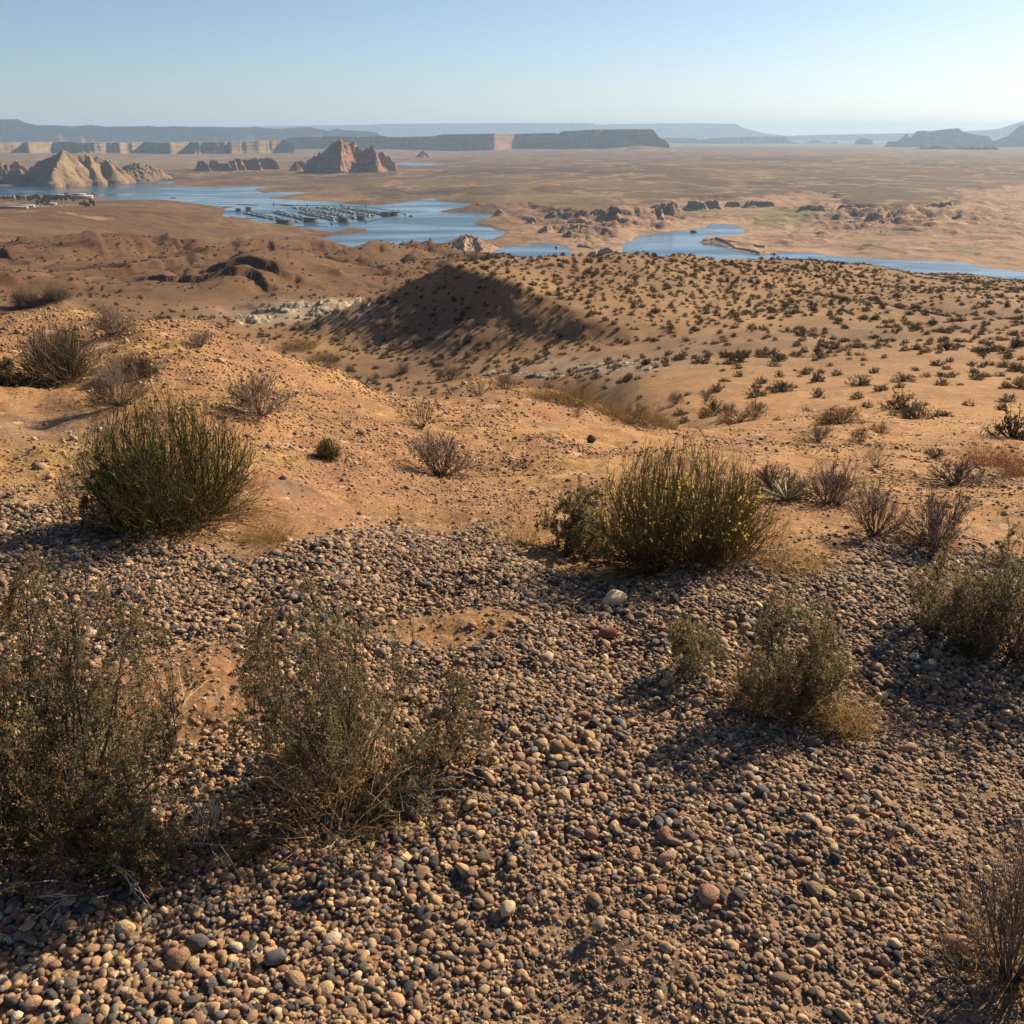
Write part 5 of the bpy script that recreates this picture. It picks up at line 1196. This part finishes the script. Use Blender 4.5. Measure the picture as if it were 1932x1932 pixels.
line_dock('dock', 'topmost short dock by the left shore', 'dock', [(208, 150), (330, 140)], 8, .8)
line_dock('dock', 'far breakwater dock above the fuel houses', 'dock', [(320, 127), (480, 131)], 6, .9)
line_dock('dock', 'dark floating platform between the boom and the fourth marina dock', 'dock', [(670, 131), (765, 135)], 9, 1.4)
line_dock('dock', 'launch dock at the shore below the short docks', 'dock', [(262, 224), (300, 224)], 6, .8)
def motor(label, x25, y25, rz, sc=1.0):
    p = wz(x25, y25); o = link('motorboat', BOATS[1]); o.location = (*p, ZW); o.rotation_euler = (0, 0, rz); o.scale = (sc,) * 3; tag(o, label, 'boat')
motor('small white motorboat running outside the marina boom', 1003, 528, 1.9, .9)
motor('dark boat alone on the small pond between the rocks', 1358, 604.5, .4, .9)
motor('dark boat off the rocky point in the right-hand bay', 1889, 621, 1.4, .75)

# ------------------------------------------------------------------ lodge on the left shore
M_stucco = flatmat('lodge_wall', (.50, .43, .33), .9); M_roofp = flatmat('lodge_roof', (.60, .57, .50), .8); M_foli = simple('tree_foliage', (.060, .082, .032), .8, .5, .3, (.03, .042, .018), .2, .2); M_bark = simple('tree_bark', (.14, .10, .07), .9, .2, 1)
def lodge(label, cx, cy, w, d, h, rz, storeys=1):
    x25, y25 = cx * .4658, 250 + cy * .4658; x, y, dp = hit(x25 * K, y25 * K); t = thing('building', label, 'building', (x, y, gz(x, y)), rz)
    b = MB(); b.box(0, 0, -1, w, d, h + 1, 0)
    link('wall', b.mesh('wall', [M_stucco]), t); b = MB()
    for s_ in range(storeys):
        for k in range(int(w / 4)): b.box(-w / 2 + 2 + 4 * k, -d / 2 - .02, .9 + s_ * 3.2, 1.8, .1, 1.5, 0)
    o = link('windows', b.mesh('windows', [M_dark]), t); o['kind'] = 'stuff'
    b = MB(); b.box(0, 0, h, w + 1.6, d + 1.6, .5, 0); link('roof', b.mesh('roof', [M_roofp]), t)
lodge('large pale lodge wing at the right end of the trees on the left shore', 435, 506, 46, 22, 8, .25, 2)
lodge('flat-roofed lodge wing behind the first, on the lake side', 415, 494, 30, 14, 7, .25, 2)
lodge('long low lodge wing among the trees at the lake edge', 300, 492, 62, 12, 4, .05)
lodge('long low lodge wing at the left edge by the lake', 35, 503, 40, 12, 4, 0)
lodge('long white canopy building below the lodge, its left half', 75, 557, 40, 8, 3.2, .12)
lodge('long white canopy building below the lodge, its right half', 140, 550, 24, 8, 3.2, .12)
lodge('small white building in the lodge car park', 262, 538, 22, 8, 3, .05)
def tree_meshes(seed):
    r = np.random.default_rng(seed); g = Geo(); d = norm(r.normal(size=(420, 3))); q = d * np.cbrt(r.random(420))[:, None] * np.array([2.6, 2.6, 3.2]) * (1 + .3 * fbm(d[:, 0] * 2, d[:, 1] * 2 + d[:, 2], 1, 2, seed))[:, None] + np.array([0, 0, 5.0])
    leaves(g, q, d, r.uniform(.7, 1.5, 420), r.uniform(.25, .5, 420), r); t = Geo(); tubes(t, np.array([[[0, 0, -.5], [0.1, 0, 2], [0, .1, 4.5]]]), np.array([[.28, .22, .1]]), 6)
    lb = bend(np.repeat([[0, 0, 2.2]], 6, 0), dome(6, r, .9, .2), np.full(6, 2.6), 4, r); tubes(t, lb, np.linspace(.12, .04, 4)[None] * np.ones((6, 1)), 4)
    return g.mesh('crown', M_foli), t.mesh('trunk', M_bark)
TREES = [tree_meshes(800 + k) for k in range(4)]
r_ = np.random.default_rng(9); ntree = 0
def tree(cx, cy, s_):
    x25, y25 = cx * .4658, 250 + cy * .4658; x, y, dp = hit(x25 * K, y25 * K); t = thing('tree', 'dark green tree planted around the lodge on the left shore', 'tree', (x, y, gz(x, y)), r_.uniform(0, 6.28), 'trees around the lodge'); t.scale = (s_, s_, s_ * r_.uniform(.85, 1.2))
    c, k = TREES[r_.integers(0, 4)]; link('crown', c, t); link('trunk', k, t)
for k in range(46): tree(r_.uniform(80, 390), 512 + r_.normal(0, 5), r_.uniform(.8, 1.35))
for k in range(14): tree(r_.uniform(180, 260), 528 + r_.normal(0, 7), r_.uniform(.7, 1.1))
for k in range(12): tree(r_.uniform(420, 495), 540 + r_.normal(0, 6), r_.uniform(.5, .9))
for k in range(10): tree(r_.uniform(-20, 80), 508 + r_.normal(0, 3), r_.uniform(.6, 1.0))
tree(487, 500, 1.3); tree(478, 503, 1.0)
M_carw, M_card = flatmat('car_white', (.70, .70, .70), .3), flatmat('car_dark', (.06, .06, .07), .3)
def car_mesh(m):
    b = MB(); b.box(0, 0, .3, 1.8, 4.5, .6, 0, .1); b.box(0, -.3, .9, 1.6, 2.4, .6, 1, .1)
    for sx in (-.8, .8):
        for sy in (-1.4, 1.4): b.box(sx, sy, 0, .22, .62, .6, 1)
    return b.mesh('car', [m, M_dark])
CARS = [car_mesh(M_carw), car_mesh(M_card)]
for k in range(46):
    cx, cy = r_.uniform(60, 400), r_.choice([522, 530, 538, 544]) + r_.normal(0, .6); x25, y25 = cx * .4658, 250 + cy * .4658; x, y, dp = hit(x25 * K, y25 * K)
    w = r_.random() < .65; o = link('parked_car', CARS[0 if w else 1]); o.location = (x, y, gz(x, y)); o.rotation_euler = (0, 0, r_.choice([0, math.pi]) + r_.normal(0, .05)); tag(o, ('white' if w else 'dark') + ' car parked in the lodge car park among the trees', 'car', ('white' if w else 'dark') + ' cars in the lodge car park')
print('marina', round(time.time() - T0, 1))
# ------------------------------------------------------------------ haze
def haze():
    x0, x1, y0, y1, z0, z1 = -43000, 43000, -43000, 43000, -373, 415
    Vv = [(x, y, z) for z in (z0, z1) for y in (y0, y1) for x in (x0, x1)]
    Fq = np.array([[0, 2, 3, 1], [4, 5, 7, 6], [0, 1, 5, 4], [1, 3, 7, 5], [3, 2, 6, 7], [2, 0, 4, 6]])
    m = bpy.data.materials.new('haze'); m.use_nodes = True; N = m.node_tree.nodes; L = m.node_tree.links
    N.remove(N['Principled BSDF'])
    pv = N.new('ShaderNodeVolumePrincipled'); pv.inputs['Density'].default_value = HAZE_D; pv.inputs['Color'].default_value = HAZE_C; pv.inputs['Anisotropy'].default_value = .2
    L.new(pv.outputs[0], N['Material Output'].inputs['Volume'])
    return tag(link('haze', mesh_from('haze', Vv, Fq, m)), 'thin blue haze lying over the lake country', kind='stuff')
HAZE_D, HAZE_C = 4.2e-5, (.50, .72, 1.0, 1)
haze()
print('tris', sum(sum(len(p.vertices) - 2 for p in o.data.polygons) for o in S.objects if o.type == 'MESH'))
print('script', round(time.time() - T0, 1))
